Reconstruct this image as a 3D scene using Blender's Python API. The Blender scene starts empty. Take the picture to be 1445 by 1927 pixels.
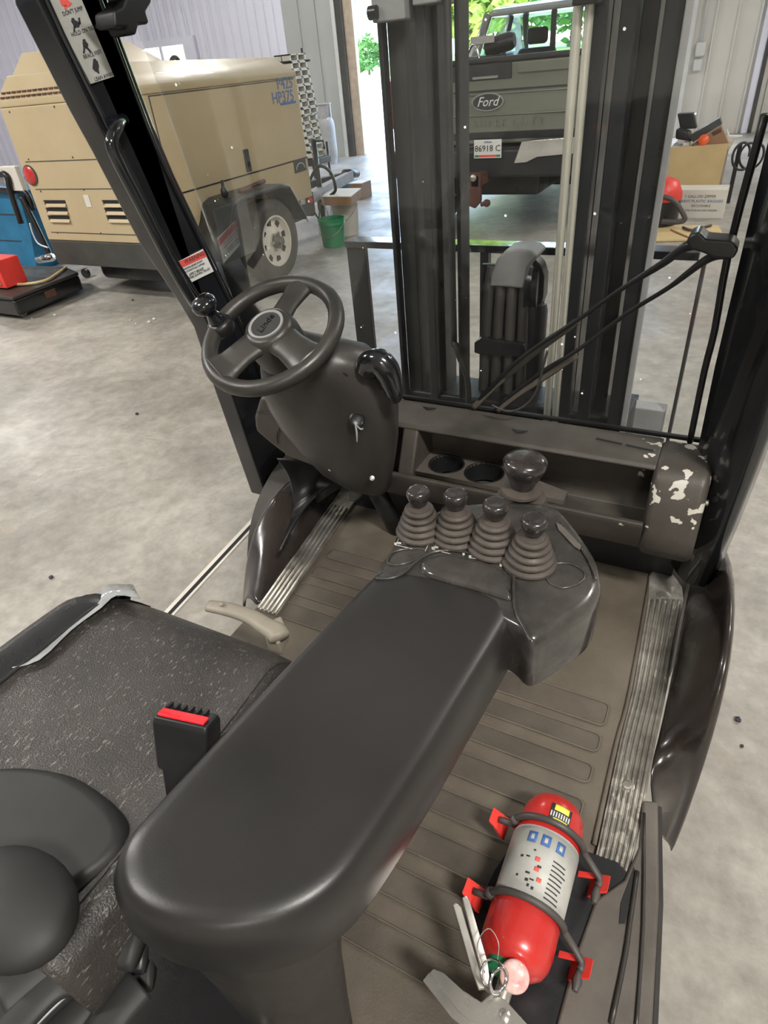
import bpy, bmesh, math, random
from math import sin, cos, pi, radians, sqrt
from mathutils import Vector as V, Matrix
random.seed(4)
S = bpy.context.scene
COL = S.collection
# ---------------------------------------------------------------- camera
FPX = 1180.0; CX, CY = 722.0, 963.0; CAMH = 1.55
def cdir(p):
    return V((p[0]-CX, -(p[1]-CY), -FPX)).normalized()
_up = -cdir((890., 2600.))
_lat = -cdir((-1800., 371.)); _lat = (_lat - _up*_lat.dot(_up)).normalized()
_fw = _up.cross(_lat)
ROT = Matrix((_lat, _fw, _up))          # camera space -> world
CAM = V((0, 0, CAMH))
cd = bpy.data.cameras.new('camera'); cam = bpy.data.objects.new('camera', cd); COL.objects.link(cam)
cam.matrix_world = Matrix.Translation(CAM) @ ROT.to_4x4()
cd.sensor_fit = 'HORIZONTAL'; cd.sensor_width = 36; cd.lens = 36*FPX/1445
cd.shift_x = -(CX-722.5)/1445; cd.shift_y = (CY-963.5)/1445
cd.clip_start = .02; cd.clip_end = 300
S.camera = cam
S.cycles.transparent_max_bounces = 24; S.cycles.max_bounces = 12
S.view_settings.view_transform = 'Standard'; S.view_settings.look = 'None'
S.view_settings.gamma = 1; S.view_settings.use_curve_mapping = False
S.view_settings.exposure = 0.35
# ---------------------------------------------------------------- light
w = bpy.data.worlds.new('sky'); S.world = w; w.use_nodes = True
wn = w.node_tree.nodes; wl = w.node_tree.links
sk = wn.new('ShaderNodeTexSky'); sk.sky_type = 'NISHITA'; sk.sun_disc = False
sk.sun_elevation = radians(55); sk.sun_rotation = radians(-60)
wl.new(sk.outputs[0], wn['Background'].inputs[0]); wn['Background'].inputs[1].default_value = 1.6
def sun(en, el, az):
    l = bpy.data.lights.new('sun', 'SUN'); l.energy = en; l.angle = radians(.6); l.color = (1, .96, .88)
    o = bpy.data.objects.new('sun', l); COL.objects.link(o)
    d = V((cos(el)*sin(az), cos(el)*cos(az), sin(el)))
    o.rotation_euler = d.to_track_quat('Z', 'Y').to_euler(); return o
sun(9.0, radians(58), radians(115))
def lamp(x, y, z, e, sx=1.2, sy=.5, c=(1, .96, .90)):
    l = bpy.data.lights.new('ceiling_and_added_lamp', 'AREA'); l.shape = 'RECTANGLE'; l.size = sx; l.size_y = sy; l.energy = e; l.color = c
    o = bpy.data.objects.new('ceiling_and_added_lamp', l); COL.objects.link(o); o.location = (x, y, z); return o
LAMPS = [(2.3, -1.3, 300), (-3.8, -1.8, 150), (2.8, 5.0, 150), (-7.0, 9.6, 150), (-12.5, 6.5, 170), (3.5, 10.0, 200), (-7.5, 0.5, 300), (2.5, -7.0, 200)]  # unseen lamps, some placed from shadows; those by white siding added to brighten it
for a in LAMPS: lamp(a[0], a[1], 4.9, a[2])

# ---------------------------------------------------------------- pixel -> place helpers (flat planes of the real place)
def ray(x, y): return ROT @ cdir((x, y))
def PZ(x, y, z): r = ray(x, y); return CAM + r*((z-CAMH)/r.z)
def PY(x, y, Y): r = ray(x, y); return CAM + r*(Y/r.y)
def PX(x, y, X): r = ray(x, y); return CAM + r*(X/r.x)

# ---------------------------------------------------------------- materials
def mat(name, col, rough=.5, metal=0., var=.12, scale=6., bump=0., bscale=60., rvar=.1, col2=None, spec=.5, coat=0., det=6, thr=None, coord='Object'):
    m = bpy.data.materials.new(name); m.use_nodes = True; nt = m.node_tree; N = nt.nodes; L = nt.links
    b = N['Principled BSDF']; b.inputs['Metallic'].default_value = metal; b.inputs['Roughness'].default_value = rough
    b.inputs['Specular IOR Level'].default_value = spec; b.inputs['Coat Weight'].default_value = coat
    tc = N.new('ShaderNodeTexCoord')
    n = N.new('ShaderNodeTexNoise'); n.inputs['Scale'].default_value = scale; n.inputs['Detail'].default_value = det; n.inputs['Roughness'].default_value = .6
    L.new(tc.outputs[coord], n.inputs['Vector'])
    r = N.new('ShaderNodeValToRGB')
    c2 = col2 if col2 else tuple(min(1, c*(1+var)+var*.02) for c in col)
    c1 = col if col2 else tuple(c*(1-var) for c in col)
    lo, hi = thr if thr else (.32, .68)
    r.color_ramp.elements[0].position = lo; r.color_ramp.elements[1].position = hi
    r.color_ramp.elements[0].color = (*c1, 1); r.color_ramp.elements[1].color = (*c2, 1)
    L.new(n.outputs['Fac'], r.inputs[0]); L.new(r.outputs[0], b.inputs['Base Color'])
    if rvar:
        mr = N.new('ShaderNodeMapRange'); mr.inputs[1].default_value = .3; mr.inputs[2].default_value = .7
        mr.inputs[3].default_value = max(.02, rough-rvar); mr.inputs[4].default_value = min(1, rough+rvar)
        n2 = N.new('ShaderNodeTexNoise'); n2.inputs['Scale'].default_value = scale*2.3; n2.inputs['Detail'].default_value = 5
        L.new(tc.outputs[coord], n2.inputs['Vector']); L.new(n2.outputs['Fac'], mr.inputs[0]); L.new(mr.outputs[0], b.inputs['Roughness'])
    if bump:
        n3 = N.new('ShaderNodeTexNoise'); n3.inputs['Scale'].default_value = bscale; n3.inputs['Detail'].default_value = 4
        bp = N.new('ShaderNodeBump'); bp.inputs['Strength'].default_value = bump; bp.inputs['Distance'].default_value = .01
        L.new(tc.outputs[coord], n3.inputs['Vector']); L.new(n3.outputs['Fac'], bp.inputs['Height']); L.new(bp.outputs[0], b.inputs['Normal'])
    return m
def spots(m, scale, lo, hi, col, stretch=(1, 1, 1), box=None):
    """irregular wear marks / paint splashes, optionally only inside an object-space box"""
    nt = m.node_tree; N = nt.nodes; L = nt.links; b = N['Principled BSDF']
    src = b.inputs['Base Color'].links[0].from_socket
    tc = N.new('ShaderNodeTexCoord'); mp = N.new('ShaderNodeMapping'); mp.inputs['Scale'].default_value = stretch
    n = N.new('ShaderNodeTexNoise'); n.inputs['Scale'].default_value = scale; n.inputs['Detail'].default_value = 3
    L.new(tc.outputs['Object'], mp.inputs[0]); L.new(mp.outputs[0], n.inputs['Vector'])
    mr = N.new('ShaderNodeMapRange'); mr.inputs[1].default_value = lo; mr.inputs[2].default_value = hi
    L.new(n.outputs['Fac'], mr.inputs[0]); fac = mr.outputs[0]
    if box:
        sp = N.new('ShaderNodeSeparateXYZ'); L.new(tc.outputs['Object'], sp.inputs[0])
        for i, (a, c) in enumerate(box):
            for val, op in ((a, 'GREATER_THAN'), (c, 'LESS_THAN')):
                if val is None: continue
                q = N.new('ShaderNodeMath'); q.operation = op; q.inputs[1].default_value = val
                L.new(sp.outputs[i], q.inputs[0])
                t = N.new('ShaderNodeMath'); t.operation = 'MULTIPLY'; L.new(fac, t.inputs[0]); L.new(q.outputs[0], t.inputs[1]); fac = t.outputs[0]
    mx = N.new('ShaderNodeMix'); mx.data_type = 'RGBA'; L.new(fac, mx.inputs[0]); L.new(src, mx.inputs[6]); mx.inputs[7].default_value = (*col, 1)
    L.new(mx.outputs[2], b.inputs['Base Color']); return m
def glass_mat(name, tint=(.9, .95, .93), refl=.09, specks=0., haze=0.):
    m = bpy.data.materials.new(name); m.use_nodes = True; nt = m.node_tree; N = nt.nodes; L = nt.links
    for n in list(N):
        if n.type != 'OUTPUT_MATERIAL': N.remove(n)
    out = [n for n in N if n.type == 'OUTPUT_MATERIAL'][0]
    t = N.new('ShaderNodeBsdfTransparent'); t.inputs[0].default_value = (*tint, 1)
    g = N.new('ShaderNodeBsdfGlossy'); g.inputs['Roughness'].default_value = .03
    fr = N.new('ShaderNodeFresnel'); fr.inputs[0].default_value = 1.35
    mx = N.new('ShaderNodeMixShader'); L.new(fr.outputs[0], mx.inputs[0]); L.new(t.outputs[0], mx.inputs[1]); L.new(g.outputs[0], mx.inputs[2])
    cur = mx.outputs[0]
    tc = N.new('ShaderNodeTexCoord')
    if haze:
        d = N.new('ShaderNodeBsdfDiffuse'); d.inputs[0].default_value = (.75, .76, .74, 1)
        n = N.new('ShaderNodeTexNoise'); n.inputs['Scale'].default_value = 3; n.inputs['Detail'].default_value = 5; L.new(tc.outputs['Object'], n.inputs['Vector'])
        mm = N.new('ShaderNodeMath'); mm.operation = 'MULTIPLY'; mm.inputs[1].default_value = haze*2; L.new(n.outputs['Fac'], mm.inputs[0])
        m2 = N.new('ShaderNodeMixShader'); L.new(mm.outputs[0], m2.inputs[0]); L.new(cur, m2.inputs[1]); L.new(d.outputs[0], m2.inputs[2]); cur = m2.outputs[0]
    if specks:
        vo = N.new('ShaderNodeTexVoronoi'); vo.inputs['Scale'].default_value = 45; L.new(tc.outputs['Object'], vo.inputs['Vector'])
        sx = N.new('ShaderNodeSeparateColor'); L.new(vo.outputs['Color'], sx.inputs[0])
        a = N.new('ShaderNodeMath'); a.operation = 'GREATER_THAN'; a.inputs[1].default_value = 1-specks; L.new(sx.outputs[0], a.inputs[0])
        rr = N.new('ShaderNodeMath'); rr.operation = 'MULTIPLY'; rr.inputs[1].default_value = .13; L.new(sx.outputs[1], rr.inputs[0])
        c = N.new('ShaderNodeMath'); c.operation = 'LESS_THAN'; L.new(vo.outputs['Distance'], c.inputs[0]); L.new(rr.outputs[0], c.inputs[1])
        e = N.new('ShaderNodeMath'); e.operation = 'MULTIPLY'; L.new(a.outputs[0], e.inputs[0]); L.new(c.outputs[0], e.inputs[1])
        d = N.new('ShaderNodeBsdfDiffuse'); d.inputs[0].default_value = (.9, .9, .88, 1)
        tr = N.new('ShaderNodeBsdfTranslucent'); tr.inputs[0].default_value = (.95, .95, .95, 1)
        ad = N.new('ShaderNodeAddShader'); L.new(d.outputs[0], ad.inputs[0]); L.new(tr.outputs[0], ad.inputs[1])
        m3 = N.new('ShaderNodeMixShader'); L.new(e.outputs[0], m3.inputs[0]); L.new(cur, m3.inputs[1]); L.new(ad.outputs[0], m3.inputs[2]); cur = m3.outputs[0]
    L.new(cur, out.inputs[0]); return m
M = {}
M['plastic'] = mat('dusty_dark_plastic', (.022, .021, .019), .40, var=.35, scale=5, bump=.05, bscale=400, rvar=.1, col2=(.040, .036, .032))
M['plasticdust'] = mat('dusty_grey_plastic', (.065, .057, .048), .55, var=.3, scale=9, bump=.08, bscale=300, col2=(.115, .10, .085))
M['dash'] = mat('dash_plastic', (.036, .032, .027), .5, scale=7, bump=.08, bscale=300, col2=(.068, .060, .050))
M['arm'] = mat('satin_armrest', (.014, .0135, .013), .36, scale=3.5, rvar=.06, col2=(.024, .022, .021), bump=.03, bscale=500)
M['module'] = mat('glossy_module', (.024, .023, .022), .24, scale=14, rvar=.14, col2=(.058, .053, .047), coat=.3)
M['black'] = mat('black_plastic', (.010, .010, .011), .35, var=.2, rvar=.08)
M['gloss'] = mat('gloss_black_paint', (.008, .009, .011), .16, var=.2, scale=4, rvar=.06, coat=.4)
M['mast'] = mat('mast_steel', (.007, .008, .010), .36, var=.3, scale=3, rvar=.12, col2=(.016, .017, .018), bump=.04, bscale=120)
M['mastgrey'] = mat('mast_grease_grey', (.022, .023, .023), .42, scale=4, rvar=.12, col2=(.040, .041, .040))
M['collar'] = mat('grey_casting', (.25, .25, .25), .55, scale=8, bump=.1)
M['rod'] = mat('chrome_rod', (.66, .64, .56), .34, metal=.6, scale=2, rvar=.02, var=.05)
M['steel'] = mat('bare_steel', (.40, .38, .34), .38, metal=.8, scale=20, rvar=.15, var=.3)
M['alu'] = mat('worn_aluminium', (.17, .16, .14), .42, metal=.45, scale=30, rvar=.12, col2=(.34, .32, .28))
spots(M['alu'], 70, .50, .56, (.42, .395, .345), (1, .7, 1), box=((None, None), (None, .0), (None, None)))
spots(M['alu'], 60, .66, .68, (.50, .47, .41), (1, .3, 1))
M['mat'] = mat('rubber_floor_mat', (.070, .057, .043), .62, scale=7, bump=.12, bscale=260, col2=(.115, .097, .073), rvar=.08)
M['matrib'] = mat('rubber_mat_pad', (.056, .047, .036), .60, scale=9, bump=.12, bscale=260, col2=(.095, .08, .062), rvar=.08)
M['fender'] = mat('brown_black_fender', (.017, .0135, .012), .24, scale=5, rvar=.08, col2=(.030, .024, .021), coat=.2)
M['boot'] = mat('rubber_boot', (.034, .026, .021), .6, scale=20, col2=(.070, .057, .047), bump=.1, bscale=200)
M['knob'] = mat('lever_knob', (.016, .014, .0135), .25, scale=30, rvar=.1, col2=(.035, .030, .028), coat=.2)
M['seat'] = mat('seat_vinyl', (.020, .018, .0165), .42, scale=8, rvar=.1, col2=(.040, .035, .031), bump=.25, bscale=420)
spots(M['seat'], 300, .61, .69, (.16, .145, .13), (1, .3, 1))
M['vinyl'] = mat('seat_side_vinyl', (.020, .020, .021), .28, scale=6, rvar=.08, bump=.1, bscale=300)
M['vinylmatte'] = mat('smooth_dark_vinyl', (.015, .0145, .014), .6, scale=6, rvar=.05)
M['tan'] = mat('tan_grey_plastic', (.24, .215, .17), .5, scale=8, var=.15)
M['pvc'] = mat('clear_film', (.30, .31, .31), .12, scale=12, var=.3, rvar=.08, coat=.5)
M['red'] = mat('red_enamel', (.44, .020, .018), .28, scale=10, rvar=.08, col2=(.52, .035, .030), coat=.3)
M['redplastic'] = mat('red_plastic', (.70, .045, .035), .4, var=.1)
M['redbright'] = mat('red_button', (.72, .02, .03), .3, var=.05)
M['label'] = mat('paper_label', (.42, .42, .39), .5, scale=30, var=.1)
M['white'] = mat('white_print', (.72, .72, .70), .5, var=.05)
M['yellow'] = mat('yellow_sticker', (.82, .80, .08), .4, var=.05)
M['ink'] = mat('black_ink', (.03, .03, .035), .6, var=.1)
M['blueink'] = mat('blue_ink', (.05, .13, .36), .6, var=.1)
M['redink'] = mat('red_ink', (.75, .10, .08), .6, var=.1)
M['strap'] = mat('rubber_strap', (.055, .048, .045), .5, var=.2)
M['silver'] = mat('nickel_handle', (.62, .60, .56), .24, metal=.85, var=.1)
M['green'] = mat('green_plastic', (.01, .23, .09), .45, scale=6, var=.25)
M['pinkish'] = mat('clouded_gauge_lens', (.75, .28, .27), .2, scale=70, rvar=.1, col2=(.85, .62, .58), coat=.6)
M['beige'] = mat('beige_enamel', (.43, .345, .205), .42, scale=1.6, rvar=.1, col2=(.49, .40, .25), coat=.1)
M['beigeside'] = M['beige']
M['skirt'] = mat('dark_grey_skirt', (.050, .051, .046), .5, scale=4, var=.2)
M['fendergrey'] = mat('trailer_fender_grey', (.050, .055, .055), .4, scale=6, var=.3)
M['tyre'] = mat('tyre_rubber', (.050, .046, .041), .75, scale=10, var=.25, bump=.1, bscale=60)
M['rim'] = mat('white_rim', (.62, .59, .52), .4, scale=12, var=.1)
M['grease'] = mat('greasy_hub', (.09, .085, .075), .6, scale=20, var=.3)
M['dark'] = mat('dark_recess', (.008, .008, .008), .8, var=.1, rvar=0)
M['concrete'] = None
M['wallwhite'] = mat('white_siding', (.68, .68, .78), .45, scale=.8, var=.04)
M['wallgrey'] = mat('grey_liner_panel', (.36, .37, .36), .5, scale=.8, var=.06)
M['wallbeige'] = mat('warm_liner_panel', (.56, .54, .50), .5, scale=.8, var=.06)
M['trim'] = mat('galvanised_trim', (.55, .55, .54), .4, scale=5, var=.08)
M['wood'] = mat('raw_timber', (.46, .37, .28), .6, scale=9, var=.15)
M['card'] = mat('brown_cardboard', (.30, .17, .095), .7, scale=8, var=.12)
M['ply'] = mat('pale_plywood', (.60, .45, .23), .6, scale=5, var=.08)
M['carton'] = mat('white_carton', (.64, .61, .55), .6, scale=5, var=.05)
M['bluepaint'] = mat('blue_machine_paint', (.010, .15, .30), .35, scale=5, var=.2)
M['truck'] = mat('grey_green_metallic', (.20, .21, .175), .22, metal=.3, scale=2, var=.06, rvar=.03, coat=.6)
M['truckmark'] = mat('tailgate_letter_paint', (.20, .21, .18), .25, metal=.3, var=.05)
M['truckdark'] = mat('truck_black_plastic', (.018, .018, .02), .4, var=.2)
M['tint'] = glass_mat('tinted_glass', (.55, .66, .64))
M['glass'] = glass_mat('windshield_glass', (.955, .965, .96), specks=.09, haze=.006)
M['winglass'] = glass_mat('window_glass', (.92, .95, .97))
M['rust'] = mat('rusty_steel', (.085, .032, .020), .6, scale=12, var=.3)
M['chrome'] = mat('chrome', (.72, .72, .72), .1, metal=1, var=.04)
M['tank'] = mat('grey_tank_paint', (.30, .30, .31), .5, scale=8, var=.12)
M['leaf'] = mat('leaves', (.10, .26, .05), .6, scale=2, var=.4)
M['leaflight'] = mat('bright_leaves', (.30, .42, .05), .6, scale=2, var=.4)
M['bark'] = mat('bark', (.10, .075, .05), .8)
M['grass'] = mat('lawn', (.16, .28, .04), .8, scale=3, var=.3)
M['housewall'] = mat('white_clapboard', (.75, .76, .78), .6, scale=2, var=.03)
M['houseroof'] = mat('roof_shingle', (.12, .12, .13), .8)
M['paving'] = mat('outdoor_concrete', (.60, .59, .55), .8, scale=.6, var=.08)
M['ceiling'] = mat('ceiling_liner', (.62, .62, .62), .6, scale=1, var=.04)
M['orange'] = mat('orange_cap', (.85, .12, .03), .4)
def concrete():
    m = bpy.data.materials.new('polished_concrete'); m.use_nodes = True; nt = m.node_tree; N = nt.nodes; L = nt.links; b = N['Principled BSDF']
    tc = N.new('ShaderNodeTexCoord')
    def noise(s, d=8, r=.6, dist=0):
        n = N.new('ShaderNodeTexNoise'); n.inputs['Scale'].default_value = s; n.inputs['Detail'].default_value = d; n.inputs['Roughness'].default_value = r; n.inputs['Distortion'].default_value = dist
        L.new(tc.outputs['Object'], n.inputs['Vector']); return n.outputs['Fac']
    def ramp(f, p, c):
        r = N.new('ShaderNodeValToRGB')
        r.color_ramp.elements[0].position = p[0]; r.color_ramp.elements[1].position = p[1]
        r.color_ramp.elements[0].color = (*c[0], 1); r.color_ramp.elements[1].color = (*c[1], 1)
        L.new(f, r.inputs[0]); return r.outputs[0]
    base = ramp(noise(1.3, 9, .65, .6), (.3, .7), ((.24, .222, .19), (.49, .465, .415)))
    fine = ramp(noise(14, 8, .7), (.35, .65), ((.70, .70, .70), (1, 1, 1)))
    mx = N.new('ShaderNodeMix'); mx.data_type = 'RGBA'; mx.blend_type = 'MULTIPLY'; mx.inputs[0].default_value = 1
    L.new(base, mx.inputs[6]); L.new(fine, mx.inputs[7])
    st = ramp(noise(3.1, 6, .7, 1.5), (.60, .72), ((0, 0, 0), (1, 1, 1)))
    mx2 = N.new('ShaderNodeMix'); mx2.data_type = 'RGBA'; L.new(st, mx2.inputs[0]); L.new(mx.outputs[2], mx2.inputs[6]); mx2.inputs[7].default_value = (.27, .235, .19, 1)
    L.new(mx2.outputs[2], b.inputs['Base Color'])
    mr = N.new('ShaderNodeMapRange'); mr.inputs[1].default_value = .3; mr.inputs[2].default_value = .7; mr.inputs[3].default_value = .30; mr.inputs[4].default_value = .55
    L.new(noise(2.2, 7, .65, .5), mr.inputs[0]); L.new(mr.outputs[0], b.inputs['Roughness'])
    bp = N.new('ShaderNodeBump'); bp.inputs['Strength'].default_value = .12; bp.inputs['Distance'].default_value = .02
    L.new(noise(5, 8, .7), bp.inputs['Height']); L.new(bp.outputs[0], b.inputs['Normal'])
    return m
M['concrete'] = concrete()

# ---------------------------------------------------------------- object helpers
def top(o, label, cat, group=None, kind=None):
    if label: o['label'] = label
    if cat: o['category'] = cat
    if group: o['group'] = group
    if kind: o['kind'] = kind
    return o
def thing(name, loc, label, cat, group=None):
    o = bpy.data.objects.new(name, None); COL.objects.link(o); o.location = loc; o.empty_display_size = .1
    return top(o, label, cat, group)
def root_loc(p):
    r = V((0, 0, 0))
    while p is not None: r = r + p.location; p = p.parent
    return r
def obj(name, bm, m, parent=None, smooth=False, bevel=0, seg=2, label=None, sub=0):
    me = bpy.data.meshes.new(name)
    bmesh.ops.recalc_face_normals(bm, faces=bm.faces)
    if parent is None:
        xs = [v.co for v in bm.verts]
        off = V(((min(v.x for v in xs)+max(v.x for v in xs))/2, (min(v.y for v in xs)+max(v.y for v in xs))/2, min(v.z for v in xs)))
    else: off = root_loc(parent)
    for v in bm.verts: v.co -= off
    bm.to_mesh(me); bm.free()
    me.materials.append(m)
    if smooth:
        for p in me.polygons: p.use_smooth = True
    o = bpy.data.objects.new(name, me); COL.objects.link(o)
    if parent is None: o.location = off
    else: o.parent = parent
    if bevel:
        b = o.modifiers.new('bevel', 'BEVEL'); b.width = bevel; b.segments = seg; b.limit_method = 'ANGLE'; b.angle_limit = radians(40)
        for p in me.polygons: p.use_smooth = True
        ws = o.modifiers.new('wn', 'WEIGHTED_NORMAL'); ws.keep_sharp = False
    if sub:
        s = o.modifiers.new('sub', 'SUBSURF'); s.levels = sub; s.render_levels = sub
    if label: o['label'] = label
    return o
def badd_box(bm, x0, x1, y0, y1, z0, z1):
    vs = [bm.verts.new((x, y, z)) for z in (z0, z1) for y in (y0, y1) for x in (x0, x1)]
    for f in ((0, 2, 3, 1), (4, 5, 7, 6), (0, 1, 5, 4), (2, 6, 7, 3), (0, 4, 6, 2), (1, 3, 7, 5)):
        bm.faces.new([vs[i] for i in f])
def box(name, x0, x1, y0, y1, z0, z1, m, parent=None, bevel=0, seg=2, label=None):
    bm = bmesh.new(); badd_box(bm, x0, x1, y0, y1, z0, z1)
    return obj(name, bm, m, parent, bevel=bevel, seg=seg, label=label)
def badd_prism(bm, pts, off):
    off = V(off); a = [bm.verts.new(V(p)) for p in pts]; b = [bm.verts.new(V(p)+off) for p in pts]; n = len(pts)
    bm.faces.new(a); bm.faces.new(b[::-1])
    for i in range(n): bm.faces.new([a[i], b[i], b[(i+1) % n], a[(i+1) % n]])
def prism(name, pts, off, m, parent=None, bevel=0, seg=2, label=None, smooth=False):
    bm = bmesh.new(); badd_prism(bm, pts, off)
    return obj(name, bm, m, parent, bevel=bevel, seg=seg, label=label, smooth=smooth)
def badd_loft(bm, rings, closed=True, cap=True):
    R = [[bm.verts.new(V(p)) for p in r] for r in rings]
    for a, b in zip(R, R[1:]):
        n = len(a)
        for i in range(n if closed else n-1):
            j = (i+1) % n; bm.faces.new([a[i], a[j], b[j], b[i]])
    if cap and closed: bm.faces.new(R[0][::-1]); bm.faces.new(R[-1])
def pane(name, pts, m, parent):
    bm = bmesh.new(); bm.faces.new([bm.verts.new(V(p)) for p in pts]); return obj(name, bm, m, parent)
def loft(name, rings, m, parent=None, closed=True, cap=True, smooth=True, label=None, solid=0, bevel=0, sub=0):
    bm = bmesh.new(); badd_loft(bm, rings, closed, cap)
    o = obj(name, bm, m, parent, smooth=smooth, label=label, bevel=bevel)
    if solid:
        s = o.modifiers.new('solid', 'SOLIDIFY'); s.thickness = solid; s.offset = -1
    if sub:
        s = o.modifiers.new('sub', 'SUBSURF'); s.levels = sub; s.render_levels = sub
    return o
def frame(n, hint=V((1, 0, 0))):
    n = V(n).normalized()
    if abs(n.dot(hint)) > .95: hint = V((0, 1, 0))
    u = (hint - n*hint.dot(n)).normalized(); return u, n.cross(u), n
def badd_lathe(bm, prof, c, axis, seg=28, cap=True):
    u, v, n = frame(axis); c = V(c)
    badd_loft(bm, [[c + n*h + (u*cos(2*pi*i/seg)+v*sin(2*pi*i/seg))*max(r, .0004) for i in range(seg)] for r, h in prof], True, cap)
def lathe(name, prof, c, axis, m, parent=None, seg=28, smooth=True, label=None, cap=True, bevel=0):
    bm = bmesh.new(); badd_lathe(bm, prof, c, axis, seg, cap)
    o = obj(name, bm, m, parent, smooth=smooth, label=label, bevel=bevel)
    if smooth and not bevel:
        e = o.modifiers.new('split', 'EDGE_SPLIT'); e.split_angle = radians(50)
    return o
def spline(pts, n=8, closed=False):
    pts = [V(p) for p in pts]; out = []; k = len(pts)
    for i in range(k if closed else k-1):
        g = lambda j: pts[j % k] if closed else pts[max(0, min(k-1, j))]
        p0, p1, p2, p3 = g(i-1), g(i), g(i+1), g(i+2)
        for s in range(n):
            t = s/n
            out.append(.5*((2*p1)+(p2-p0)*t+(2*p0-5*p1+4*p2-p3)*t*t+(3*p1-p0-3*p2+p3)*t*t*t))
    if not closed: out.append(pts[-1])
    return out
def badd_tube(bm, pts, r, seg=10, closed=False, flat=None):
    """pts polyline; r float or list; flat=(normal, ratio) flattens the section along normal"""
    n = len(pts); rs = r if isinstance(r, (list, tuple)) else [r]*n; rings = []; pu = None
    for i, p in enumerate(pts):
        a = pts[(i-1) % n] if closed or i else p; b = pts[(i+1) % n] if closed or i < n-1 else p
        t = (b-a).normalized() if (b-a).length > 1e-9 else V((0, 0, 1))
        if flat: v = (V(flat[0]) - t*V(flat[0]).dot(t)).normalized(); u = t.cross(v)
        else:
            if pu is None: u, v, _ = frame(t)
            else: u = (pu - t*pu.dot(t)).normalized(); v = t.cross(u)
            pu = u
        k = flat[1] if flat else 1
        rings.append([bm.verts.new(p + (u*cos(2*pi*j/seg) + v*k*sin(2*pi*j/seg))*rs[i]) for j in range(seg)])
    for i in range(n if closed else n-1):
        a, b = rings[i], rings[(i+1) % n]
        for j in range(seg): bm.faces.new([a[j], a[(j+1) % seg], b[(j+1) % seg], b[j]])
    if not closed: bm.faces.new(rings[0][::-1]); bm.faces.new(rings[-1])
def tube(name, pts, r, m, parent=None, seg=10, closed=False, sm=6, flat=None, label=None):
    if sm:
        q = spline(pts, sm, closed)
        if isinstance(r, (list, tuple)):
            k = len(pts); r2 = []
            for i in range(len(q)):
                f = i/sm; a = int(f); t = f-a
                r2.append(r[a % k]*(1-t)+r[(a+1) % k if closed else min(a+1, k-1)]*t)
            r = r2
    else: q = [V(p) for p in pts]
    bm = bmesh.new(); badd_tube(bm, q, r, seg, closed, flat)
    return obj(name, bm, m, parent, smooth=True, label=label)
def text(name, s, size, org, xd, yd, m, parent, ext=.0004, align='LEFT', label=None, shear=0):
    cu = bpy.data.curves.new(name, 'FONT'); cu.body = s; cu.size = size; cu.extrude = ext; cu.align_x = align; cu.align_y = 'CENTER'; cu.resolution_u = 2; cu.shear = shear
    t = bpy.data.objects.new(name+'_tmp', cu); COL.objects.link(t)
    bpy.context.view_layer.update(); dg = bpy.context.evaluated_depsgraph_get()
    me = bpy.data.meshes.new_from_object(t.evaluated_get(dg)); bpy.data.objects.remove(t)
    xd = V(xd).normalized(); yd = V(yd); yd = (yd-xd*yd.dot(xd)).normalized(); zd = xd.cross(yd)
    off = root_loc(parent)
    for v in me.vertices: v.co = V(org) + xd*v.co.x + yd*v.co.y + zd*v.co.z - off
    me.materials.clear(); me.materials.append(m)
    o = bpy.data.objects.new(name, me); COL.objects.link(o); o.parent = parent
    if label: o['label'] = label
    return o
def plate_holes(name, outer, holes, z, depth, m, parent):
    """flat horizontal plate with real holes"""
    cu = bpy.data.curves.new(name, 'CURVE'); cu.dimensions = '2D'; cu.fill_mode = 'BOTH'; cu.extrude = depth/2
    for loop in [outer]+holes:
        s = cu.splines.new('POLY'); s.points.add(len(loop)-1); s.use_cyclic_u = True
        for i, (x, y) in enumerate(loop): s.points[i].co = (x, y, 0, 1)
    t = bpy.data.objects.new(name+'_tmp', cu); COL.objects.link(t); bpy.context.view_layer.update()
    me = bpy.data.meshes.new_from_object(t.evaluated_get(bpy.context.evaluated_depsgraph_get())); bpy.data.objects.remove(t)
    off = root_loc(parent)
    for v in me.vertices: v.co = V((v.co.x, v.co.y, v.co.z+z-depth/2)) - off
    me.materials.clear(); me.materials.append(m)
    o = bpy.data.objects.new(name, me); COL.objects.link(o); o.parent = parent; return o
def slab(name, outline, levels, m, parent=None, label=None):
    """rounded slab: plan outline (ccw or cw) lofted through (inset, z) levels"""
    n = len(outline); xs = [p[0] for p in outline]; ys = [p[1] for p in outline]
    cx_, cy_ = (min(xs)+max(xs))/2, (min(ys)+max(ys))/2; hx, hy = (max(xs)-min(xs))/2, (max(ys)-min(ys))/2
    rings = [[(cx_+(p[0]-cx_)*(1-d/hx), cy_+(p[1]-cy_)*(1-d/hy), z) for p in outline] for d, z in levels]
    o = loft(name, rings, m, parent, label=label)
    w_ = o.modifiers.new('wn', 'WEIGHTED_NORMAL'); w_.keep_sharp = False; w_.weight = 90
    return o
def copy_tree(o, parent=None, loc=None):
    c = o.copy(); COL.objects.link(c); c.parent = parent
    if loc is not None: c.location = loc
    for ch in list(o.children): copy_tree(ch, c)
    return c

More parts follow.
